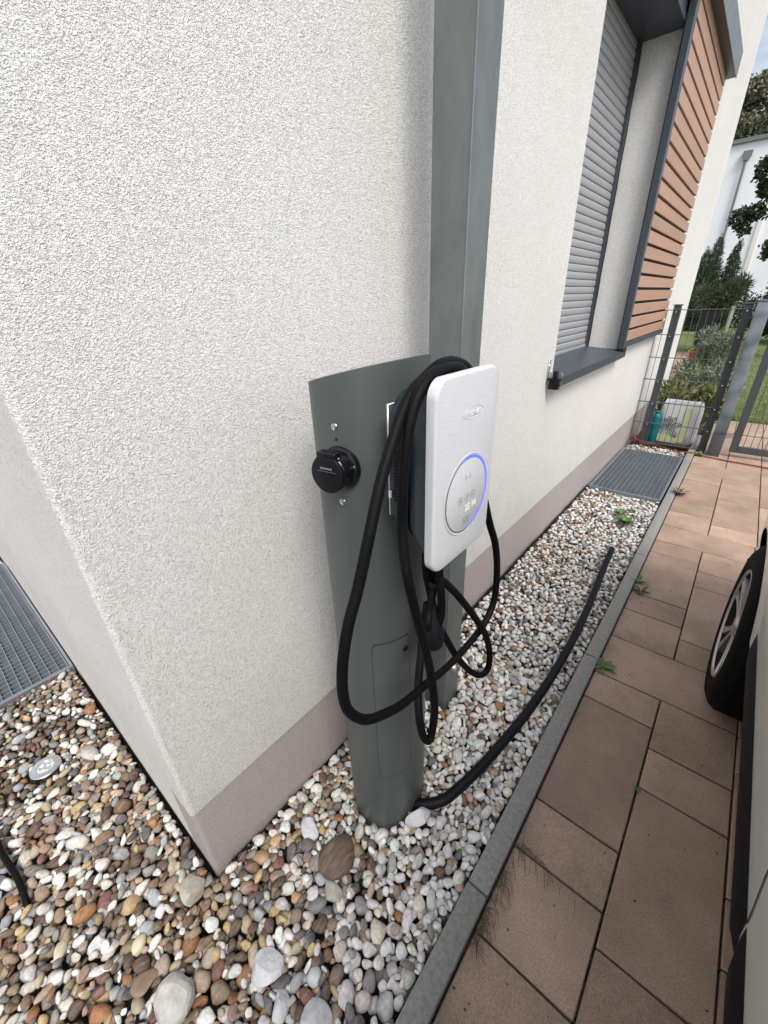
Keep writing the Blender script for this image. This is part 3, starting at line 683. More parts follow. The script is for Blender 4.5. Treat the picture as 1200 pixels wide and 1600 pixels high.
p, nn = surf_pt(-1.44); p.z = 1.240
link('drill_hole', lathe_me([(0, .0006), (.003, .0006), (.003, 0)], p, nn, 12), M_DARKLN, ped)
# power socket
p, nn = surf_pt(-1.40); p.z = 1.188
c0 = p-nn*.006
skt = link('power_socket', lathe_me([(.040, 0), (.041, .004), (.040, .011), (.037, .013), (.033, .014), (.033, .036), (.030, .040), (0, .041)], c0, nn, 48), M_BLACK, ped)
ax = nn; side = Vector((0, 0, 1)).cross(ax).normalized()
Ml = Matrix(((side.x, 0, ax.x, 0), (side.y, 0, ax.y, 0), (0, 1, 0, 0), (0, 0, 0, 1)))
out = [(.0345*math.cos(a_), .0345*math.sin(a_)) for a_ in [PI*(.78+k/24*1.44) for k in range(25)]]
out = [(x, y) for x, y in out]; out += [(.026, .023), (.020, .030), (-.020, .030), (-.026, .023)]
lc = c0+nn*.0415
M1 = Matrix.Translation(lc) @ Ml
link('lid', prism_me(out, 0, .006, M1, bev=.0015), M_BLACKM, skt)
link('hinge_block', prism_me(rrect(.040, .020, .003), -.012, .0045, M1 @ Matrix.Translation((0, .030, 0)), bev=.0015), M_BLACK, skt)
for sx in (-1, 1): link('hinge_pin', lathe_me([(0, .002), (.002, .0015), (.0025, 0)], lc+side*.0215*sx+Vector((0, 0, .030))-nn*.004, side*sx, 12), M_STEEL, skt)
link('flange_screw', lathe_me([(0, .002), (.003, .0015), (.0036, 0)], c0+nn*.0135+side*.0345+Vector((0, 0, .008)), nn, 12), M_STEEL, skt)
link('lettering', text_me('MENNEKES', .0052, Matrix.Translation(lc+nn*.0063+Vector((0, 0, .012))) @ Ml, .0001, .0001), M_ALU, skt)
link('lid_line', prism_me([(-.02, -.0002), (.02, -.0002), (.02, .0002), (-.02, .0002)], 0, .0002, Matrix.Translation(lc+nn*.0061+Vector((0, 0, .0065))) @ Ml), M_ALU, skt)

# ------------------------------------------------------------------ charger
CX, CY, CZ, CW, CH = -.300, .5555, 1.204, .185, .314
ch = empty('wall_charger', (-.42, CY, CZ), 'white rectangular car charger with round display and blue light ring on the pedestal', 'charger')
link('mounting_bracket', box_me(-.4195, -.4155, CY-.054, CY+.054, CZ-.092, CZ+.105, bev=.001, seg=1), M_ALU, ch)
for z_ in (CZ-.05, CZ+.06): link('spacer_block', box_me(-.4380, -.4197, CY-.02, CY+.035, z_-.012, z_+.012, bev=.001, seg=1), M_BLACKM, ch)
def loft_rr(sections, n=10):
    V, F = [], []
    for x, w_, h_, r in sections:
        for a_, b_ in rrect(w_, h_, r, n): V.append((x, CY+a_, CZ+b_))
    m_ = 4*(n+1)
    for i in range(len(sections)-1):
        for k in range(m_): k2 = (k+1) % m_; F.append((i*m_+k, i*m_+k2, (i+1)*m_+k2, (i+1)*m_+k))
    F.append(tuple(range(m_))[::-1]); F.append(tuple((len(sections)-1)*m_+k for k in range(m_)))
    return pyd(V, F, True, 40)
hs = link('housing', loft_rr([(-.4150, .105, .235, .05), (-.410, .12, .25, .058), (-.395, .126, .256, .06), (-.385, .126, .256, .06), (-.383, .116, .246, .055), (-.367, .120, .246, .054), (-.360, .142, .266, .055), (-.340, .158, .285, .045), (-.318, .168, .296, .03)]), M_NAVY, ch)
ribs = []
for k in range(15):
    z = CZ-.055+k*.0062; ribs.append((z))
V, F = [], []
for z in ribs:
    i = len(V); x0, x1, y0, y1 = -.398, -.386, CY-.0650, CY-.0615
    V += [(x0, y0, z), (x1, y0, z), (x1, y0, z+.003), (x0, y0, z+.003), (x0, y1, z), (x1, y1, z), (x1, y1, z+.003), (x0, y1, z+.003)]
    F += [(i, i+1, i+2, i+3), (i, i+4, i+5, i+1), (i+3, i+2, i+6, i+7), (i, i+3, i+7, i+4)]
link('grip_ribs', pyd(V, F), M_BLACKM, hs)
link('type_plate', box_me(-.409, -.404, CY-.0665, CY-.0635, CZ-.05, CZ-.038), M_WHITES, hs)
cv = link('front_cover', loft_rr([(-.3185, .177, .306, .026), (-.3165, .182, .311, .028), (-.304, .185, .314, .029), (-.3012, .1835, .3125, .0285), (-.2995, .179, .308, .027), (-.2990, .176, .305, .026)]), M_WHITEP, ch)
XF = -.2988
Mf = lambda x, y, z: frame_x(x, y, z)
# embossed oval with lettering
def oval_line(cy_, cz_, a_, b_, r, n=48, x=XF): return tube_me([(x, cy_+a_*math.cos(2*PI*k/n), cz_+b_*math.sin(2*PI*k/n)) for k in range(n+1)], r, 6)
lg = link('logo', oval_line(.5655, 1.299, .030, .0095, .00045), M_LCD, cv)
link('logo_lettering', text_me('Fronius', .0145, Mf(XF, .5655, 1.299), .0006, .0003, 1.02, .25), M_WHITES, lg)
RY, RZ, RR = .560, 1.1625, .066
dsp = link('display', lathe_me([(.072, 0), (.0705, .0009), (.067, .0004), (.0655, -.0006), (.0655, .0002), (.0645, .0007), (0, .0009)], (XF+.0002, RY, RZ), (1, 0, 0), 96), M_LCD, ch)
def arc_ring(t0, t1, r0, r1, x, name, m_, n=60):
    V, F = [], []
    for k in range(n+1):
        t = t0+(t1-t0)*k/n; u = min(1, min(k, n-k)/8+.15); rm = (r0+r1)/2; hw = (r1-r0)/2*u
        for r in (rm-hw, rm+hw): V.append((x, RY+r*math.cos(t), RZ+r*math.sin(t)))
    for k in range(n): F.append((2*k, 2*k+1, 2*k+3, 2*k+2))
    return link(name, pyd(V, F), m_, dsp)
arc_ring(0, 2*PI, .0650, .0668, XF+.00125, 'ring_groove', M_RINGD)
arc_ring(-1.5, 2.05, .0638, .0676, XF+.0016, 'light_ring', M_BLUE)
XI = XF+.0013
for k, (y, z) in enumerate(((.538, 1.158), (.559, 1.158), (.580, 1.158))):
    bt = link('touch_button', oval_line(y, z, .0072, .0072, .00025, 32, XI), M_ICON, dsp)
pts = [(.001, .004), (-.0022, -.0006), (-.0002, -.0004), (-.001, -.004), (.0022, .0008), (.0003, .0005)]
link('button_icon', prism_me(pts, 0, .0003, Mf(XI-.0001, .538, 1.158)), M_ICON, dsp)
link('button_icon', prism_me([(-.003, -.003), (-.001, -.003), (.003, .003), (.001, .003)], 0, .0003, Mf(XI-.0001, .559, 1.158)), M_ICON, dsp)
link('button_icon', tube_me([(XI, .580+.003*math.cos(t), 1.158+.003*math.sin(t)) for t in [.6+k*.3 for k in range(18)]], .00025, 5), M_ICON, dsp)
for sgn in (-1, 1):
    link('contactless_icon', tube_me([(XI, .560+sgn*(.003+.0045*math.cos(t)), 1.194+.0062*math.sin(t)) for t in [-.9+k*.18 for k in range(11)]], .0003, 5), M_ICON, dsp)
link('contactless_icon', lathe_me([(0, .0002), (.0009, .0002), (.0009, 0)], (XI-.0002, .560, 1.194), (1, 0, 0), 12), M_ICON, dsp)
link('digits', text_me('25 14', .0165, Mf(XI-.0002, .5745, 1.137), .0003, .0003, .95), M_DIGIT, dsp)
for i in range(3):
    for y in (.5545, .5655): link('dash', box_me(XI-.0002, XI+.0002, y-.0042, y+.0042, 1.1195-i*.0045, 1.1205-i*.0045), M_ICON, dsp)

# ------------------------------------------------------------------ cables
cab = empty('charging_cable', (-.33, .55, .9), 'long black charging cable looped around and hanging below the white charger', 'cable')
CA = [(-.372, .690, 1.330), (-.37, .658, 1.351), (-.36, .599, 1.365), (-.35, .542, 1.366), (-.35, .509, 1.354), (-.345, .471, 1.341), (-.34, .439, 1.316), (-.335, .412, 1.285), (-.33, .385, 1.251), (-.325, .362, 1.216), (-.32, .336, 1.168), (-.32, .312, 1.109), (-.32, .288, 1.06), (-.32, .272, 1.006), (-.32, .266, .951), (-.32, .274, .902), (-.32, .306, .849), (-.32, .352, .814), (-.325, .412, .776), (-.335, .502, .736), (-.34, .601, .701), (-.342, .688, .690), (-.34, .775, .702), (-.34, .824, .748), (-.34, .822, .843), (-.342, .800, .930), (-.347, .768, 1.0), (-.352, .735, 1.08), (-.36, .70, 1.17), (-.37, .68, 1.25), (-.372, .655, 1.315), (-.37, .62, 1.352), (-.362, .57, 1.362)]
CB = [(-.362, .64, 1.345), (-.345, .591, 1.358), (-.335, .538, 1.363), (-.33, .497, 1.360), (-.33, .474, 1.347), (-.33, .455, 1.326), (-.33, .440, 1.292), (-.33, .431, 1.25), (-.33, .426, 1.196), (-.33, .424, 1.15), (-.32, .416, 1.105), (-.31, .412, 1.066), (-.305, .425, .996), (-.30, .444, .914), (-.30, .468, .818), (-.30, .484, .718), (-.30, .479, .650), (-.30, .466, .628), (-.308, .456, .648), (-.32, .458, .700), (-.34, .483, .744), (-.36, .52, .790), (-.37, .54, .83), (-.37, .556, .90)]
CCc = [(-.372, .56, 1.05), (-.36, .567, .97), (-.35, .59, .940), (-.34, .625, .892), (-.33, .667, .827), (-.325, .717, .751), (-.32, .754, .685), (-.32, .785, .605), (-.32, .790, .554), (-.325, .778, .532), (-.33, .747, .549), (-.34, .709, .595), (-.35, .672, .656), (-.36, .650, .704), (-.365, .631, .747), (-.37, .610, .79), (-.37, .59, .83)]
CD = [(-.35, .56, 1.04), (-.345, .558, .98), (-.34, .557, .95), (-.34, .562, .908), (-.34, .560, .875), (-.345, .552, .849), (-.35, .540, .850), (-.355, .537, .870), (-.36, .55, .889), (-.362, .56, .922), (-.37, .583, .96), (-.375, .59, 1.04)]
CE = [(-.37, .548, 1.03), (-.372, .554, .975), (-.374, .565, .94), (-.374, .583, .875), (-.368, .587, .84), (-.362, .575, .822)]
CR = .0083
for P in (CA, CB, CCc, CD, CE):
    link('cable_loop', tube_me(catmull(P, 10), CR, 16), M_RUBBER, cab)
for rad_y, rad_z, xx in ((.070, .134, -.376),):   # turns wound round the waist of the charger
    link('cable_loop', tube_me([(xx, CY+rad_y*math.cos(2*PI*k/64)*(1+.12*math.sin(2*PI*k/64)**2), CZ+rad_z*math.sin(2*PI*k/64)) for k in range(65)], CR, 14), M_RUBBER, cab)
plug = link('plug_holder', lathe_me([(0, -.040), (.015, -.039), (.021, -.032), (.023, -.018), (.023, .008), (.019, .022), (.011, .048), (.010, .06), (0, .06)], (-.352, .551, .838), (-.1, .1, 1), 28), M_BLACKM, cab)
link('cable_tie', lathe_me([(.0125, -.006), (.0125, .006)], (-.356, .56, .955), (0, .1, 1), 16), M_BLACKM, cab)

tb = link('conduit_hose', tube_me(catmull([(-.452, .60, .012), (-.42, .615, .022), (-.38, .65, .030), (-.355, .70, .034), (-.318, .87, .036), (-.283, 1.16, .034), (-.270, 1.49, .036), (-.280, 1.86, .040), (-.308, 2.25, .052), (-.322, 2.50, .070)], 10), .0165, 16), M_CONDUIT)
setp(tb, 'thick black plastic conduit hose curving over the pale gravel away from the pedestal', 'hose')
cb2 = link('garden_cable', tube_me(catmull([(-1.75, -.42, .0), (-1.52, -.34, .025), (-1.39, -.285, .038), (-1.30, -.275, .04), (-1.20, -.262, .035), (-1.13, -.262, .020), (-1.09, -.27, -.01)], 8), .008, 10), M_RUBBER)
setp(cb2, 'thin black cable bent over the brown pebbles at the left edge', 'cable')

# ------------------------------------------------------------------ ground spotlight
gl = empty('ground_spotlight', (-1.54, -.12, 0), 'round stainless ground spotlight set in the brown pebbles', 'spotlight')
ax = Vector((-.05, .06, 1)).normalized(); c = (-1.54, -.12, .008)
link('rim', lathe_me([(.046, -.05), (.046, -.002), (.047, .004), (.045, .0065), (.027, .0075), (.025, .005), (.024, -.004)], c, ax, 56), M_STEEL, gl)
link('lens', lathe_me([(.026, .0045), (.015, .006), (0, .0065)], c, ax, 40), mat('spot_lens', (.75, .76, .75), rough=.12, metal=.5), gl)
for k in range(3):
    a_ = 2*PI*k/3+.4; link('reflector', lathe_me([(.009, .0078), (.007, .006), (0, .0055)], Vector(c)+Vector((.011*math.cos(a_), .011*math.sin(a_), .0015)), ax, 20), M_ALU, gl)

# ------------------------------------------------------------------ floor grates
def grate(x0, x1, y0, y1, z, lab, along='y', pitch=.0335, deep=False):
    g_ = empty('floor_grate', ((x0+x1)/2, (y0+y1)/2, z), lab, 'grate')
    for b in ((x0, x0+.004, y0, y1), (x1-.004, x1, y0, y1), (x0+.0045, x1-.0045, y0, y0+.004), (x0+.0045, x1-.0045, y1-.004, y1)): link('frame_bar', box_me(*b, z-.032, z), M_GRATE, g_)
    for b in ((x0-.014, x0-.003, y0-.014, y1+.014), (x1+.003, x1+.014, y0-.014, y1+.014), (x0-.002, x1+.002, y0-.014, y0-.003), (x0-.002, x1+.002, y1+.003, y1+.014)): link('surround', box_me(*b, z-.04, z-.001), M_GRATE, g_)
    def bars(axis, p_, t_, h_, zt, nm):
        lo, hi = (x0, x1) if axis == 'y' else (y0, y1); n_ = int((hi-lo)/p_); st = (hi-lo)/n_
        if axis == 'y': me = box_me(-t_/2, t_/2, y0+.004, y1-.004, zt-h_, zt)
        else: me = box_me(x0+.004, x1-.004, -t_/2, t_/2, zt-h_, zt)
        me.materials.append(M_GRATE)
        for k in range(1, n_):
            o = bpy.data.objects.new(nm, me); COL.objects.link(o); o.parent = g_; o.matrix_parent_inverse = mw(g_).inverted(); o.location = (lo+st*k, 0, 0) if axis == 'y' else (0, lo+st*k, 0)
    bars('y' if along == 'y' else 'x', pitch, .0028, .030, z-.0005, 'bearing_bar')
    bars('x' if along == 'y' else 'y', .0335, .0022, .027 if deep else .020, z-.0012, 'cross_bar')
    link('light_well_shade', rects_me([(x0-.004, x1+.004, y0-.004, y1+.004)], z-.048), M_PITSHADE, g_)  # dark sheet close under the bars, stands for the shaded pit below
    return g_
grate(-.735, -.235, 3.59, 4.785, .012, 'galvanised floor grate over the light well between wall and fence', 'y')
grate(-3.40, -2.025, -.60, .085, .012, 'galvanised floor grate on the left side of the house corner', 'x', deep=True)
st = bpy.data.objects.new('rock', fromnp(lump(ICO[2][0], np.random.default_rng(3))*np.array([.022, .015, .012]), ICO[2][1], True)); COL.objects.link(st); st.data.materials.append(M_ROCKG); st.location = (-2.02, -.235, .024)
st.data.materials[0] = mat('cream_stone', (.55, .44, .30), rough=.6); setp(st, 'single cream pebble lying on the left floor grate', 'rock')

# ------------------------------------------------------------------ vegetation helpers
def leaf_cloud(blobs, n, size, seed, droop=0, asp=.45, up=0):
    """blobs [(x,y,z,rx,ry,rz)], n leaves spread mostly near the blob surfaces; each leaf is a folded two-quad blade"""
    r = np.random.default_rng(seed); B = np.array(blobs); w_ = (B[:, 3]*B[:, 4]*B[:, 5])**.66; w_ /= w_.sum(); idx = r.choice(len(B), n, p=w_)
    d = r.normal(size=(n, 3)); d /= np.linalg.norm(d, axis=1)[:, None]; rad = r.uniform(.25, 1, n)**.45*(1+.12*r.normal(size=n))
    C = B[idx, :3]+d*B[idx, 3:6]*rad[:, None]
    a_ = r.normal(size=(n, 3))*.8+d*.6; a_[:, 2] += up-droop; a_ /= np.linalg.norm(a_, axis=1)[:, None]
    s = np.cross(a_, r.normal(size=(n, 3))); s /= np.linalg.norm(s, axis=1)[:, None]; nn_ = np.cross(a_, s)
    sz = size*r.uniform(.6, 1.3, n)[:, None]
    v0 = C; v1 = C+a_*sz*.5+s*sz*asp*.5+nn_*sz*.08; v2 = C+a_*sz; v3 = C+a_*sz*.5-s*sz*asp*.5+nn_*sz*.08
    return fromnp(np.stack([v0, v1, v2, v3], 1).reshape(-1, 3), np.arange(4*n).reshape(-1, 4))
def limb(p0, p1, r0, r1, seed, n=5):
    r = random.Random(seed); P = [Vector(p0).lerp(Vector(p1), k/n)+Vector((r.uniform(-1, 1), r.uniform(-1, 1), 0))*(.03*(Vector(p1)-Vector(p0)).length if 0 < k < n else 0) for k in range(n+1)]
    return (P, [r0+(r1-r0)*k/n for k in range(n+1)])

# conifers
def conifer(x, y, h, r, lab, seed):
    t = empty('conifer_tree', (x, y, 0), lab, 'conifer', 'columnar conifers in front of the white neighbour house'); rr = np.random.default_rng(seed); bl = []
    for k in range(26):
        f = k/25; rad = r*(1-f)**.62*(.85+.3*rr.random())+.04; an = rr.uniform(0, 6.28); bl.append((x+.25*rad*math.cos(an), y+.25*rad*math.sin(an), .15+f*(h-.25), rad, rad, h*.055))
    link('crown', leaf_cloud(bl, 17000, .065, seed, up=.9), M_LEAFD, t)
    link('trunk', tubes_me([limb((x, y, -.05), (x, y, h*.8), .07, .015, seed)], 8), M_BARK, t)
conifer(-2.45, 24, 3.1, .55, 'left columnar conifer, partly hidden by the white house wall edge', 11)
conifer(-2.02, 23.2, 3.42, .52, 'tall columnar conifer directly below the grey downpipe of the neighbour house', 12)
conifer(-1.42, 23.6, 3.25, .42, 'slim columnar conifer right of the downpipe beside the pale post', 13)
hg = empty('garden_hedge', (-2, 25.5, 0), 'dark green hedge along the far end of the lawn', 'hedge')
link('foliage', leaf_cloud([(x_, 25.6+.2*math.sin(x_*3), .62, .5, .35, .72) for x_ in np.arange(-7, 7, .5)], 26000, .12, 21), M_LEAFD, hg)
link('stem', tubes_me([limb((x_, 25.6, -.05), (x_+.1, 25.6, 1.1), .03, .01, int(x_*9+99)) for x_ in np.arange(-7, 7, .7)], 6), M_BARK, hg)

# right hand trees
def broad(name, x, y, blobs, n, size, m_, lab, seed, tr=.16, cat='tree'):
    t = empty(name, (x, y, 0), lab, cat); link('crown', leaf_cloud(blobs, n, size, seed, asp=.7), m_, t)
    zt = min(b[2] for b in blobs)+.2; Ls = [limb((x, y, -.05), (x, y, zt+.8), tr, tr*.6, seed)]
    for k, b in enumerate(blobs[:14]): Ls.append(limb((x, y, zt+.3), b[:3], tr*.45, .02, seed+k))
    link('trunk', tubes_me(Ls, 8), M_BARK, t); return t
rr = random.Random(5); bl = [(-.48+rr.uniform(-.35, 1.7), 14+rr.uniform(-1, 1), rr.uniform(1.9, 4.3), .30, .30, .24) for _ in range(34)]
bl += [(-.92, 13.9, 2.92, .22, .2, .20), (-.72, 14.0, 3.02, .18, .2, .16), (-.82, 13.8, 2.68, .10, .1, .10), (-.75, 14, 3.78, .2, .2, .26), (-.62, 14.1, 3.45, .2, .2, .2), (-.55, 14.1, 4.0, .2, .2, .2)]
bl = [b for b in bl if b[0] > (-.12 if b[2] < 2.5 else -.30 if b[2] < 3.3 else -.50) or b[3] < .25]
broad('maple_tree', .75, 14, bl, 30000, .075, M_LEAFD, 'dark leafed maple reaching in from the right above the gate', 51)
bl = [(.12+rr.uniform(-.1, 1.4), 18+rr.uniform(-1, 1), rr.uniform(.4, 2.8), .40, .35, .35) for _ in range(40)]
broad('thuja_shrub', .6, 18, bl, 24000, .08, M_LEAFD, 'tall dark evergreen shrubs right of the pale post behind the lawn', 61, cat='shrub')
bl = [(-3.9+rr.uniform(-2.6, 3.6), 42+rr.uniform(-2, 2), rr.uniform(8.0, 12.6), .8, .8, .55) for _ in range(46)]
bl += [(x_, 42, z_, .75, .7, .5) for x_, z_ in ((-4.3, 12.4), (-3.6, 13.0), (-3.2, 12.2), (-2.6, 13.4), (-4.6, 10.8), (-3.9, 11.4), (-4.9, 9.9), (-5.1, 9.3))]
broad('robinia_tree', -2.5, 42, bl, 30000, .21, M_LEAFT, 'tall olive green tree rising behind the white neighbour house', 71, tr=.3)

# near bushes beyond the fence
def bush(x, y, blobs, n, size, m_, lab, seed, asp=.3, up=.5, cat='bush'):
    t = empty('garden_bush', (x, y, 0), lab, cat); link('foliage', leaf_cloud(blobs, n, size, seed, asp=asp, up=up), m_, t)
    link('stems', tubes_me([limb((x, y, -.05), b[:3], .008, .004, seed+k) for k, b in enumerate(blobs[:10])], 6), M_BARK, t)
rb = random.Random(9)
bush(-.42, 6.1, [(-.42+rb.uniform(-.22, .30), 6.1+rb.uniform(-.25, .25), rb.uniform(.12, .42), .14, .14, .12) for _ in range(16)], 3400, .085, M_LEAFY, 'yellowish green leafy bush directly behind the white compost bag', 81)
bush(-.45, 7.6, [(-.42+rb.uniform(-.28, .34), 7.6+rb.uniform(-.3, .4), rb.uniform(.1, .50), .15, .15, .13) for _ in range(18)], 4000, .075, M_LEAFG, 'grey green low bush between the garden path and the fence post', 82)
bush(-.50, 9.4, [(-.50+rb.uniform(-.22, .40), 9.4+rb.uniform(-.4, .4), rb.uniform(.25, .78), .17, .17, .14) for _ in range(18)], 4200, .07, M_LEAFG, 'feathery grey green bush in front of the dark planter', 83)
# planter with oleander
pl = empty('garden_planter', (-1.07, 15, 0), 'tall slim dark rectangular planter standing on the lawn', 'planter')
bm = bmesh.new(); bmesh.ops.create_cube(bm, size=1)
for v in bm.verts:
    s = 1 if v.co.z > 0 else .78; v.co = Vector((-1.07+v.co.x*.42*s, 15+v.co.y*.42*s, v.co.z*1.02+.50))
top = [f for f in bm.faces if f.normal.z > .9]; r = bmesh.ops.inset_region(bm, faces=top, thickness=.03, depth=0); 
for f in top:
    for v in f.verts: v.co.z -= .06
me = bpy.data.meshes.new('m'); bm.to_mesh(me); bm.free(); link('pot', me, M_PLANTER, pl); link('soil', rects_me([(-1.25, -.89, 14.82, 15.18)], .962), M_SOIL, pl)
ol = empty('oleander_plant', (-1.07, 15, .96), 'bushy oleander with narrow leaves growing in the dark planter', 'plant')
link('foliage', leaf_cloud([(-1.07+rb.uniform(-.32, .5), 15+rb.uniform(-.3, .3), rb.uniform(1.12, 1.62), .16, .16, .15) for _ in range(22)], 3800, .17, 91, asp=.16, up=.5), M_LEAFG, ol)
link('stems', tubes_me([limb((-1.07, 15, .94), (-1.07+rb.uniform(-.4, .5), 15, 1.5), .012, .005, k) for k in range(9)], 6), M_BARK, ol)
link('flower', leaf_cloud([(-.62, 14.9, 1.62, .05, .05, .05)], 60, .05, 92, asp=.8), M_PINK, ol)

# neighbour building
nbd = empty('neighbour_house', (-2, 30, 0), 'plain white neighbouring house with flat dark coping and a grey downpipe', 'house')
link('wall', box_me(-12, 6, 30, 38, -.1, 7.60), M_NEIGH, nbd)
link('roof_coping', box_me(-12.1, 6.1, 29.85, 38.1, 7.605, 7.76), M_ZINC, nbd)
link('corner_trim', box_me(-1.32, -1.14, 29.9, 29.997, 0, 4.6), M_NEIGHW, nbd)
dp = link('downpipe', tube_me([(-2.52, 29.86, 7.0), (-2.52, 29.88, 3.9), (-2.52, 29.88, 0)], .055, 12), M_ZINC, nbd)
link('hopper', prism_me([(-.09, -.22), (.09, -.22), (.17, -.06), (.17, .14), (-.17, .14), (-.17, -.06)], 0, .22, Matrix(((1, 0, 0, -2.52), (0, 0, -1, 29.99), (0, 1, 0, 7.12), (0, 0, 0, 1)))), M_ZINC, dp)
link('pipe_collar', lathe_me([(.056, -.03), (.07, -.02), (.07, .02), (.056, .03)], (-2.52, 29.88, 4.9), (0, 0, 1), 16), M_ZINC, dp)
pp = empty('pale_post', (-.81, 19, 0), 'slim pale post standing behind the gate near the dark shrubs', 'post')
link('shaft', box_me(-.85, -.74, 19, 19.1, -.05, 3.9, bev=.004, seg=1), M_NEIGHW, pp)
link('cap', box_me(-.86, -.73, 18.99, 19.11, 3.901, 3.93), M_ZINC, pp)

# ------------------------------------------------------------------ fence, posts, gate
YF = 5.10
fe = empty('wire_mesh_fence', (-.38, YF, 0), 'dark double wire mesh fence panel with two flat posts next to the house wall', 'fence')
def fpost(x, w_=.06):
    po = link('fence_post', box_me(x-w_/2, x+w_/2, YF, YF+.04, -.1, 1.345, bev=.003, seg=1), M_FENCE, fe)
    link('post_cap', box_me(x-w_/2-.008, x+w_/2+.008, YF-.006, YF+.046, 1.346, 1.357, bev=.002, seg=1), M_FENCE, po)
    return po
pL = fpost(-.632); pR = fpost(-.108, .064)
ZW = [1.31, 1.095, .885, .675, .45, .235, .03]
wm = {}
for z in ZW:
    for dy in (-.008, .008):
        link('horizontal_wire', tube_me([(-.765, YF-.014+dy, z), (-.08, YF-.014+dy, z)], .0035, 6), M_FENCEW, fe)
for k in range(13):
    x = -.757+k*.0535; link('vertical_wire', tube_me([(x, YF-.014, .02), (x, YF-.014, 1.325)], .0028, 6), M_FENCEW, fe)
for po, x in ((pL, -.632), (pR, -.108)):
    for z in ZW: link('screw', lathe_me([(0, .010), (.006, .008), (.009, 0)], (x, YF-.024, z-.015), (0, -1, 0), 12), M_STEEL, po)
def galv_blotch():
    m = mat('galvanised_blotched', (.07, .085, .10), rough=.5, metal=.2, col2=(.26, .33, .37), vscale=4.5, detail=2); return m
gpst = empty('galvanised_gate_post', (-.01, 5.05, 0), 'thick square gate post, blotchy pale galvanised coat above a dark foot', 'post')
link('shaft', box_me(-.056, .044, 5.02, 5.12, .22, 1.365, bev=.006, seg=2), galv_blotch(), gpst)
link('foot', box_me(-.0575, .0455, 5.0185, 5.1215, -.1, .2195, bev=.006, seg=2), M_FENCE, gpst)
link('cap', box_me(-.06, .048, 5.016, 5.124, 1.366, 1.378, bev=.004, seg=2), M_GALV, gpst)
gt = empty('garden_gate', (.12, YF, 0), 'dark metal garden gate with wire mesh filling, right of the galvanised post', 'gate')
link('stile', box_me(.105, .165, YF-.02, YF+.02, .05, 1.33, bev=.003, seg=1), M_FENCE, gt)
link('stile', box_me(1.14, 1.20, YF-.02, YF+.02, .05, 1.33, bev=.003, seg=1), M_FENCE, gt)
link('rail', box_me(.166, 1.139, YF-.02, YF+.02, .05, .11, bev=.003, seg=1), M_FENCE, gt)
link('rail', box_me(.166, 1.139, YF-.02, YF+.02, 1.27, 1.33, bev=.003, seg=1), M_FENCE, gt)
for z in (.22, .43, .64, .85, 1.06): link('horizontal_wire', tube_me([(.16, YF, z), (1.145, YF, z)], .0035, 6), M_FENCEW, gt)
for k in range(18): link('vertical_wire', tube_me([(.20+k*.053, YF, .10), (.20+k*.053, YF, 1.28)], .0028, 6), M_FENCEW, gt)
link('hinge', box_me(.046, .104, YF-.012, YF+.012, .18, .22), M_STEEL, gt)
link('latch', box_me(.17, .25, YF-.03, YF-.021, .93, .97, bev=.003), M_STEEL, gt)

# compost bag, bottle, toy, hose
bg_ = empty('compost_bag', (-.38, 5.33, 0), 'white plastic compost bag with dark leaf print and yellow stripe behind the fence', 'bag')
def bag_me():
    V, F = [], []; nz, na = 14, 40
    for i in range(nz+1):
        f = i/nz; z = f*.43; sw = .185*(1-.10*(2*f-1)**4)*(1 if i not in (0,) else .96); sd = .10*(1-.30*abs(2*f-1)**3)
        for k in range(na):
            a_ = 2*PI*k/na; c, s = math.cos(a_), math.sin(a_); e = .5
            wob = 1+.02*math.sin(5*a_+f*9)+.015*math.sin(11*a_-f*14)
            V.append((-.38+sw*wob*math.copysign(abs(c)**e, c), 5.33+sd*wob*math.copysign(abs(s)**(e+.15), s), z+(.012*math.sin(3*a_)+.010*math.sin(7*a_+1))*(f**6)))
    for i in range(nz):
        for k in range(na): k2 = (k+1) % na; F.append((i*na+k, i*na+k2, (i+1)*na+k2, (i+1)*na+k))
    F.append(tuple(nz*na+k for k in range(na)))
    return pyd(V, F, True, 60)
link('sack', bag_me(), M_BAG, bg_)
def bagp(u, v, d=.004): return (-.38+u, 5.33-.104-d+.018*abs(u/.19)**3, v)
V, F = [], []
for i in range(9):
    v = .03+i*.045; V += [bagp(.045, v), bagp(.098, v)]
for i in range(8): F.append((2*i, 2*i+1, 2*i+3, 2*i+2))
link('yellow_stripe', pyd(V, F), M_BAGY, bg_)
V, F = [], []
for i in range(5): v = .02+i*.02; V += [bagp(-.15, v), bagp(.04, v)]
for i in range(4): F.append((2*i, 2*i+1, 2*i+3, 2*i+2))
link('yellow_band', pyd(V, F), M_BAGY, bg_)
Ls = []
for (u0, v0, an, ln) in ((-.06, .20, 2.3, .09), (-.06, .20, 1.2, .10), (-.05, .19, .35, .10), (-.06, .18, 3.3, .08), (-.05, .17, -.9, .11), (-.06, .20, 1.8, .10)):
    for sg in (-1, 1): Ls.append(([bagp(u0+ln*t*math.cos(an)-sg*.024*math.sin(PI*t)*math.sin(an), v0+ln*t*math.sin(an)+sg*.024*math.sin(PI*t)*math.cos(an), .006) for t in [k/8 for k in range(9)]], .0028))
    Ls.append(([bagp(u0+ln*t*math.cos(an), v0+ln*t*math.sin(an), .006) for t in (0, .5, 1)], .0022))
link('leaf_print', tubes_me(Ls, 5), M_BAGG, bg_)
bo = empty('spray_bottle', (-.585, 5.24, 0), 'teal plastic bottle standing between fence post and compost bag', 'bottle')
link('body', lathe_me([(0, 0), (.045, 0), (.05, .01), (.05, .10), (.046, .13), (.05, .16), (.05, .26), (.040, .29), (.022, .31), (0, .312)], (-.575, 5.24, 0), (0, 0, 1), 28), M_TEAL, bo)
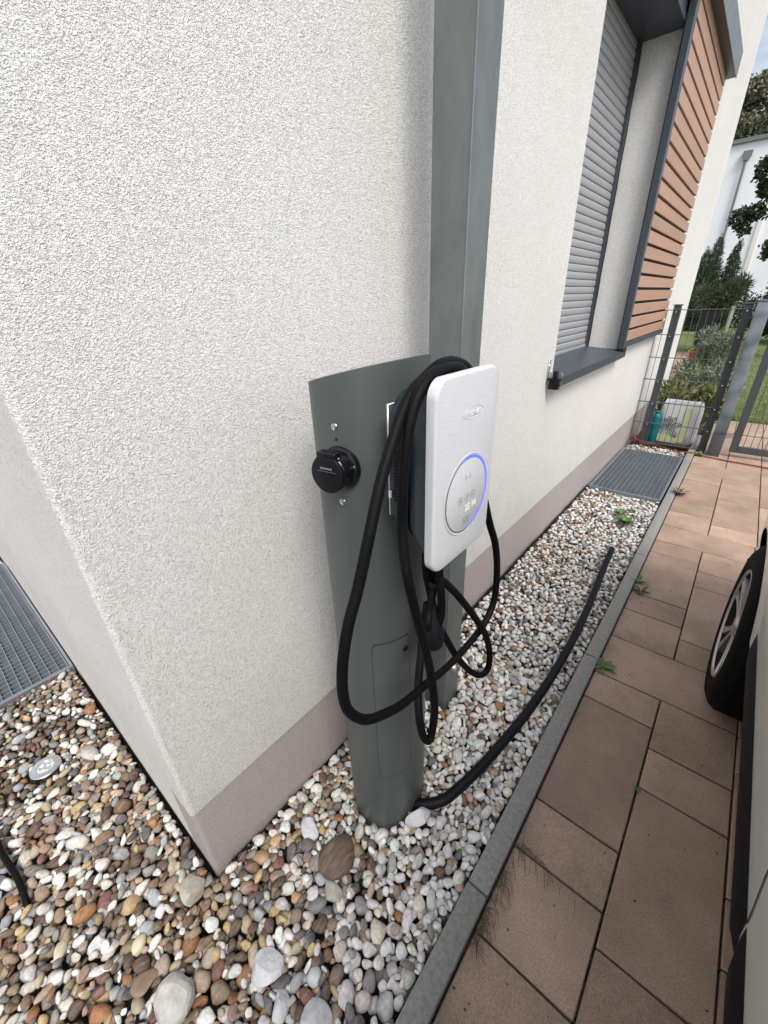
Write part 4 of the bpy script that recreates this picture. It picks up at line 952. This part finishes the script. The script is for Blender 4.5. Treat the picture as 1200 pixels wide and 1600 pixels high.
link('cap', lathe_me([(.024, 0), (.024, .03), (.018, .035), (0, .036)], (-.575, 5.24, .30), (0, 0, 1), 20), M_TEAL, bo)
ty = empty('toy_bucket', (-.86, 11, 0), 'small red toy bucket with yellow handle at the edge of the garden path', 'toy')
tz = .22
link('stand', lathe_me([(0, 0), (.09, 0), (.07, tz)], (-.86, 11, 0), (0, 0, 1), 16), M_PLANTER, ty)
link('bucket', lathe_me([(0, 0), (.07, 0), (.095, .15), (.088, .15), (.065, .01), (0, .01)], (-.86, 11, tz), (0, 0, 1), 24), M_RED, ty)
link('handle', tube_me([(-.86+.11*math.cos(t), 11, tz+.13+.08*math.sin(t)) for t in [k*PI/12 for k in range(13)]], .009, 8), M_YEL, ty)
hz = link('red_garden_hose', tube_me(catmull([(1.4, 4.70, .012), (.9, 4.76, .012), (.42, 4.87, .012), (.15, 4.90, .012), (-.06, 4.94, .012), (-.17, 4.93, .03), (-.27, 4.91, .028), (-.40, 4.96, .028), (-.52, 5.03, .028), (-.62, 5.02, .03), (-.70, 5.05, .05), (-.73, 4.98, .09), (-.69, 4.93, .10), (-.65, 4.98, .06), (-.69, 5.06, .05), (-.74, 5.04, .06), (-.73, 4.95, .08), (-.68, 4.95, .05)], 8), .0065, 8), M_HOSE)
setp(hz, 'thin dark red garden hose lying along the foot of the fence', 'hose')

# ------------------------------------------------------------------ weeds
def rosette(name, x, y, z, n, ln, wd, m_, lab, seed, tilt=.5, cat='weed'):
    r = random.Random(seed); V, F = [], []
    for k in range(n):
        an = 2*PI*k/n*1.618*3+r.uniform(-.3, .3); L0 = ln*r.uniform(.6, 1.15); w0 = wd*r.uniform(.7, 1.2); el = tilt+r.uniform(-.3, .45); i = len(V)
        for s in range(6):
            t = s/5; rr_ = L0*t; h = math.sin(el)*rr_-.9*L0*t*t*.35; ww = w0*math.sin(PI*min(.97, t**.8*.96+.03))*(1+.25*math.sin(s*4+k)); cx, cy = x+rr_*math.cos(an)*math.cos(el*.7), y+rr_*math.sin(an)*math.cos(el*.7)
            px_, py_ = -math.sin(an), math.cos(an)
            V += [(cx-px_*ww, cy-py_*ww, z+max(h, .002)+ww*.3), (cx, cy, z+max(h, .002)), (cx+px_*ww, cy+py_*ww, z+max(h, .002)+ww*.3)]
        for s in range(5):
            a_ = i+3*s; F += [(a_, a_+1, a_+4, a_+3), (a_+1, a_+2, a_+5, a_+4)]
    o = link(name, pyd(V, F, True), m_); setp(o, lab, cat); return o
rosette('weed', -.125, 1.575, .0, 16, .060, .008, M_WEED, 'dandelion like weed growing in the kerb joint nearest the camera', 1, .55)
rosette('weed', -.135, 2.33, .0, 15, .060, .007, M_WEED, 'green weed beside a withered one against the kerb opposite the conduit end', 2, .7)
rosette('weed', -.105, 2.25, .0, 14, .062, .006, M_WEEDR, 'withered reddish brown weed spreading over the paving beside the kerb', 3, .3)
rosette('weed', -.35, 3.01, .012, 26, .095, .016, M_WEED, 'bright green leafy weed growing out of the gravel before the grate', 4, .75)
rosette('weed', -.405, 3.14, .012, 16, .075, .013, M_WEED, 'small bright green weed just behind the larger one in the gravel', 14, .8)
rosette('weed', -.13, 3.79, .005, 22, .095, .008, M_WEEDR, 'spiky brownish green weed on the kerb beside the grate corner', 5, .6)
rosette('weed', -.105, 4.96, .0, 18, .07, .010, M_WEED, 'light green weed at the foot of the right fence post', 6, .8)
rosette('weed', .102, 1.105, .0, 8, .016, .003, M_WEED, 'tiny green weed sprouting in the joint between paving slabs', 7, .5)
# fine dry grass in the joints by the kerb
Ls = []; r = random.Random(3)
V, F = [], []
for k in range(150):
    y0 = r.choice([r.gauss(.60, .07), r.gauss(.50, .05), r.uniform(.42, .8)]); x0 = -.146
    if k % 4 == 0: x0 = -.146+abs(r.gauss(0, .05)); y0 = .712+r.gauss(0, .004)
    an = r.uniform(-1.35, .9); ln = r.uniform(.02, .062); P = [Vector((x0+ln*t*math.cos(an), y0+ln*t*math.sin(an)-.02*t*t, .002+.022*math.sin(PI*t)*r.uniform(.3, 1))) for t in (0, .33, .66, 1)]
    i = len(V); wv_ = .00045
    for p in P: V += [(p.x-wv_*math.sin(an), p.y+wv_*math.cos(an), p.z), (p.x+wv_*math.sin(an), p.y-wv_*math.cos(an), p.z)]
    for s in range(3): F.append((i+2*s, i+2*s+1, i+2*s+3, i+2*s+2))
o = link('dry_grass', pyd(V, F), M_DRYG); setp(o, 'fine dry grass and moss in the joints beside the kerb', 'grass', kind='stuff')
# moss and crumbs in joints
V, F = [], []
for k in range(500):
    if k % 2: x0 = XB+r.uniform(-.002, .002); y0 = r.uniform(-.1, 1.54)
    else: x0 = -.1475+r.uniform(-.002, .004); y0 = r.uniform(-.1, 4.5)
    s = r.uniform(.0008, .0022); i = len(V); V += [(x0-s, y0-s*2, -.006), (x0+s, y0-s, -.006), (x0+s*.8, y0+s*2, -.006), (x0-s, y0+s, -.006), (x0, y0, r.uniform(-.003, .0016))]
    F += [(i, i+1, i+4), (i+1, i+2, i+4), (i+2, i+3, i+4), (i+3, i, i+4)]
o = link('joint_moss', pyd(V, F), M_DRYG); setp(o, 'dark moss and crumbs caught in the paving joints', 'moss', kind='stuff')
V, F = [], []
for k in range(90):
    x0 = r.uniform(-.14, .33); y0 = r.uniform(.1, 3.2); s = r.uniform(.0012, .003); i = len(V); an = r.uniform(0, 3)
    for q in range(4): V.append((x0+s*math.cos(an+q*PI/2)*(1.6 if q % 2 else .8), y0+s*math.sin(an+q*PI/2)*(1.6 if q % 2 else .8), .0025))
    V.append((x0, y0, .0045)); F += [(i, i+1, i+4), (i+1, i+2, i+4), (i+2, i+3, i+4), (i+3, i, i+4)]
o = link('crumb_debris', pyd(V, F), mat('crumb_brown', (.05, .035, .025), rough=.9)); setp(o, 'small dark crumbs of soil scattered on the paving slabs', 'debris', kind='stuff')

# twigs and leaf crumbs lying on the gravel along the plinth
V, F = [], []; r = random.Random(17); Ls = []
for k in range(70):
    if k % 3: x0 = X_W+r.uniform(.01, .09); y0 = r.uniform(.25, 1.2)
    else: x0 = r.uniform(-1.9, -.85); y0 = r.uniform(-.10, .085)
    an = r.uniform(0, 6.28); ln = r.uniform(.01, .035); Ls.append(([(x0+ln*t*math.cos(an)+r.uniform(-.002, .002), y0+ln*t*math.sin(an)+r.uniform(-.002, .002), .010+r.uniform(0, .006)) for t in (0, .5, 1)], r.uniform(.0006, .0013)))
o = link('twig_litter', tubes_me(Ls, 5), mat('twig_brown', (.07, .045, .03), rough=.9)); setp(o, 'small brown twigs and stalks lying on the pebbles along the plinth', 'litter', kind='stuff')

# ------------------------------------------------------------------ parked car
car = empty('parked_car', (1.07, .4, 0), 'silver parked car with black lower trim and alloy wheels on the paving', 'car')
CXL = .209; CMID = 1.075; YR, YFW = 1.74, -.86; WR = .325; ARCH = .375
def hprof(y):
    pts = [(-1.78, .62), (-1.70, .80), (-1.2, .93), (-.85, .98), (-.12, 1.42), (.25, 1.48), (1.5, 1.46), (1.95, 1.36), (2.25, 1.02), (2.36, .92), (2.42, .70)]
    for (a_, b_), (c_, d2) in zip(pts, pts[1:]):
        if y <= c_: return b_+(d2-b_)*(y-a_)/(c_-a_)
    return pts[-1][1]
def xside(z, y=.5):
    zs_ = [(.16, .36), (.22, .335), (.35, .292), (.46, .252), (.50, .2405), (.60, .232), (.72, .217), (.82, .213), (.92, .218), (1.00, .235), (1.2, .325), (1.40, .42), (1.46, .47), (1.5, .52)]
    x = zs_[-1][1]
    for (a_, b_), (c_, d2) in zip(zs_, zs_[1:]):
        if z <= c_: x = b_+(d2-b_)*max(0, (z-a_))/(c_-a_); break
    # wheel arch flare
    for yc in (YR, YFW):
        d3 = math.hypot(y-yc, z-.33); x -= .004*math.exp(-((d3-ARCH)/.06)**2)
    if y > 1.95: x += .33*((y-1.95)/.47)**2.4
    if y < -1.25: x += .30*((-1.25-y)/.5)**2.2
    return x
ysn = sorted(set([round(v, 4) for v in list(np.arange(-1.76, 2.41, .06))+[yc+ARCH*math.cos(PI*k/20) for yc in (YR, YFW) for k in range(21)]]))
def car_shell():
    V, F = [], []; rows = 14; nt_ = 7; m_ = 2*(rows+1)+nt_
    for y in ysn:
        z0 = .20
        for yc in (YR, YFW):
            if abs(y-yc) <= ARCH+1e-4: z0 = max(z0, .33+math.sqrt(max(0, ARCH**2-(y-yc)**2)))
        h = hprof(y); zt = min(h-.012, 1.0 if h > 1.05 else h-.03); sec = []
        for k in range(rows+1): z = z0+(zt-z0)*k/rows; sec.append((xside(z, y), z))
        if h > 1.05:
            zr = h-.05; xr = xside(zr, y); up = [(xside(zt+(zr-zt)*.5, y), zt+(zr-zt)*.5), (xr, zr), (xr+.05, h-.015)]
        else: xr = sec[-1][0]; up = [(xr+.02, h-.02), (xr+.06, h-.008), (xr+.12, h-.003)]
        topc = up+[(CMID, h+.005)]
        full = sec+topc; mir = [(2*CMID-a_, b_) for a_, b_ in full[-2::-1]]; full = full+mir
        V += [(a_, y, b_) for a_, b_ in full]; L0 = len(full)
    for i in range(len(ysn)-1):
        for k in range(L0-1): F.append((i*L0+k, (i+1)*L0+k, (i+1)*L0+k+1, i*L0+k+1))
    F.append(tuple(range(L0))); F.append(tuple((len(ysn)-1)*L0+k for k in range(L0))[::-1])
    me = pyd(V, F, True, 35); bm = bmesh.new(); bm.from_mesh(me); bmesh.ops.recalc_face_normals(bm, faces=bm.faces); bm.to_mesh(me); bm.free(); return me
body = link('body', car_shell(), M_CAR, car)
def side_strip(y0, y1, z0, z1, out, name, m_, par, mirror=False, n=24, nz=4, z1f=None):
    V, F = [], []
    for i in range(n+1):
        y = y0+(y1-y0)*i/n; ztp = z1f(y) if z1f else z1
        for k in range(nz+1):
            z = z0+(ztp-z0)*k/nz; o_ = out*(1 if 0 < k < nz else .1)*(1 if 0 < i < n else .1); x = xside(z, y)-o_; V.append((2*CMID-x if mirror else x, y, z))
    for i in range(n):
        for k in range(nz): a_ = i*(nz+1)+k; F.append((a_, a_+nz+1, a_+nz+2, a_+1))
    return link(name, pyd(V, F, True, 60), m_, par)
for mir in (False, True):
    side_strip(-.40, .548, .458, .578, .009, 'side_trim', M_TRIM, car, mir); side_strip(.556, 1.345, .458, .578, .009, 'side_trim', M_TRIM, car, mir)
    side_strip(-.42, 1.34, .215, .40, .004, 'sill_cladding', M_TRIM, car, mir)
    side_strip(-.18, .52, 1.02, 0, .004, 'side_window', M_GLASS, car, mir, z1f=lambda y: min(hprof(y)-.09, 1.38)); side_strip(.58, 1.30, 1.02, 0, .004, 'side_window', M_GLASS, car, mir, z1f=lambda y: min(hprof(y)-.09, 1.38))
    def seam(ys_, zs_, nm='door_seam'):
        V, F = [], []
        for y, z in zip(ys_, zs_):
            for q in (-.0028, .0028): x = xside(z, y)-.0012; V.append((2*CMID-x if mir else x, y+q, z))
        for i in range(len(ys_)-1): F.append((2*i, 2*i+1, 2*i+3, 2*i+2))
        link(nm, pyd(V, F), M_DARKLN, body)
    zz_ = [.58+k*.03 for k in range(15)]; seam([.552]*15, zz_); seam([-.42]*15, zz_); seam([1.40+.0*k for k in range(7)], zz_[8:])
    for yh in (.36, 1.22):
        x = xside(.90, yh)-.035; x = 2*CMID-x if mir else x
        link('door_handle', box_me(x-.012, x+.012, yh-.09, yh+.09, .885, .915, bev=.008), M_CAR, car)
# glass front and rear, lights, plates
V = [(.42, -.80, 1.0), (1.73, -.80, 1.0), (1.60, -.17, 1.405), (.55, -.17, 1.405)]; link('windscreen', pyd([(a_, b_, c_+.012) for a_, b_, c_ in V], [(0, 1, 2, 3)]), M_GLASS, car)
V = [(.52, 2.03, 1.315), (1.63, 2.03, 1.315), (1.70, 2.24, 1.05), (.45, 2.24, 1.05)]; link('rear_window', pyd([(a_, b_+.012, c_+.012) for a_, b_, c_ in V], [(0, 1, 2, 3)]), M_GLASS, car)
for sx in (0, 1):
    x0 = .60 if not sx else 1.33
    link('tail_light', box_me(x0, x0+.22, 2.33, 2.43, .78, .94, bev=.02), M_RED, car); link('headlight', box_me(x0, x0+.24, -1.80, -1.70, .60, .74, bev=.02), M_LCD, car)
link('rear_bumper', box_me(.50, 1.65, 2.30, 2.46, .36, .62, bev=.05, seg=4), M_CAR, car)
link('front_bumper', box_me(.50, 1.65, -1.88, -1.70, .28, .52, bev=.05, seg=4), M_TRIM, car)
link('underbody', box_me(.36, 1.79, -1.6, 2.25, .20, .30), M_TRIM, car)
for sx in (0, 1):   # wing mirrors
    x0 = .075 if not sx else 1.90
    if sx: link('wing_mirror', box_me(1.86, 2.04, -.42, -.30, .99, 1.12, bev=.03, seg=3), M_CAR, car)
def arch_liner(yc, mir):
    V, F = [], []; n = 20
    for k in range(n+1):
        a_ = PI*k/n-.12*(1-2*k/n)*0
        for xx, rr2 in ((0, ARCH+.001), (.035, ARCH+.004), (.28, ARCH+.004)):
            y = yc+rr2*math.cos(a_); z = .33+rr2*math.sin(a_)*1.0; x = xside(z, y)+xx+(0 if xx else .002); V.append((2*CMID-x if mir else x, y, z))
    for k in range(n):
        for q in range(2): a2 = k*3+q; F.append((a2, a2+1, a2+4, a2+3))
    i = len(V); 
    for k in range(n+1): a_ = PI*k/n; y = yc+ARCH*math.cos(a_); z = .33+ARCH*math.sin(a_); x = .50; V.append((2*CMID-x if mir else x, y, z))
    F.append(tuple(range(i, i+n+1))); link('wheel_arch_liner', pyd(V, F), M_TRIM, car)
def wheel(yc, mir):
    xo = CXL+.012; sg = -1 if not mir else 1; xf = xo if not mir else 2*CMID-xo; A = (sg, 0, 0); c = (xf, yc, WR)
    wh = link('wheel', lathe_me([(.205, -.19), (.24, -.195), (.300, -.185), (WR, -.165), (WR, -.03), (.312, -.012), (.285, .002), (.250, .006), (.222, .001), (.214, -.006), (.212, -.16)], c, A, 64), M_TYRE, car)
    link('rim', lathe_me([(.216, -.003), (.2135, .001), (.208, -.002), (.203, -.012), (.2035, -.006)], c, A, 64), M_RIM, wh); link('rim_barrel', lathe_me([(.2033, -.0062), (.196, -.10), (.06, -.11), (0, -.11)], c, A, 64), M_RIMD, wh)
    for k in range(10):
        a0 = 2*PI*(k//2)/5+.3; sd2 = (1 if k % 2 else -1); V = []
        for rr2, ctr, hw, d in ((.040, .012, .010, -.016), (.09, .016, .010, -.014), (.15, .027, .0125, -.010), (.206, .046, .019, -.004)):
            for q, dep in ((-1.25, .030), (-1, 0), (-.1, .003), (1, 0), (1.25, .030)):
                tx = sd2*ctr+q*hw
                V.append((xf+sg*(d-dep), yc+rr2*math.cos(a0)-tx*math.sin(a0), WR+rr2*math.sin(a0)+tx*math.cos(a0)))
        F = [(i*5+j, i*5+j+1, (i+1)*5+j+1, (i+1)*5+j) for i in range(3) for j in range(4)]
        link('spoke', pyd(V, F, True, 25), M_RIM, wh)
    link('hub_cap', lathe_me([(.058, -.04), (.056, -.022), (.034, -.016), (.030, -.010), (0, -.008)], c, A, 32), M_RIM, wh)
    for k in range(5):
        a0 = 2*PI*k/5+.93; link('wheel_bolt', lathe_me([(.009, -.03), (.009, -.016), (0, -.014)], (xf, yc+.045*math.cos(a0), WR+.045*math.sin(a0)), A, 8), M_STEEL, wh)
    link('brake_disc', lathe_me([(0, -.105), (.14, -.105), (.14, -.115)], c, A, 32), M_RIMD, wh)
for yc in (YR, YFW):
    for mir in (False, True): arch_liner(yc, mir); wheel(yc, mir)
link('mud_flap', box_me(.235, .40, YR+ARCH+.012, YR+ARCH+.024, .17, .42, bev=.004, seg=1), M_TRIM, car)
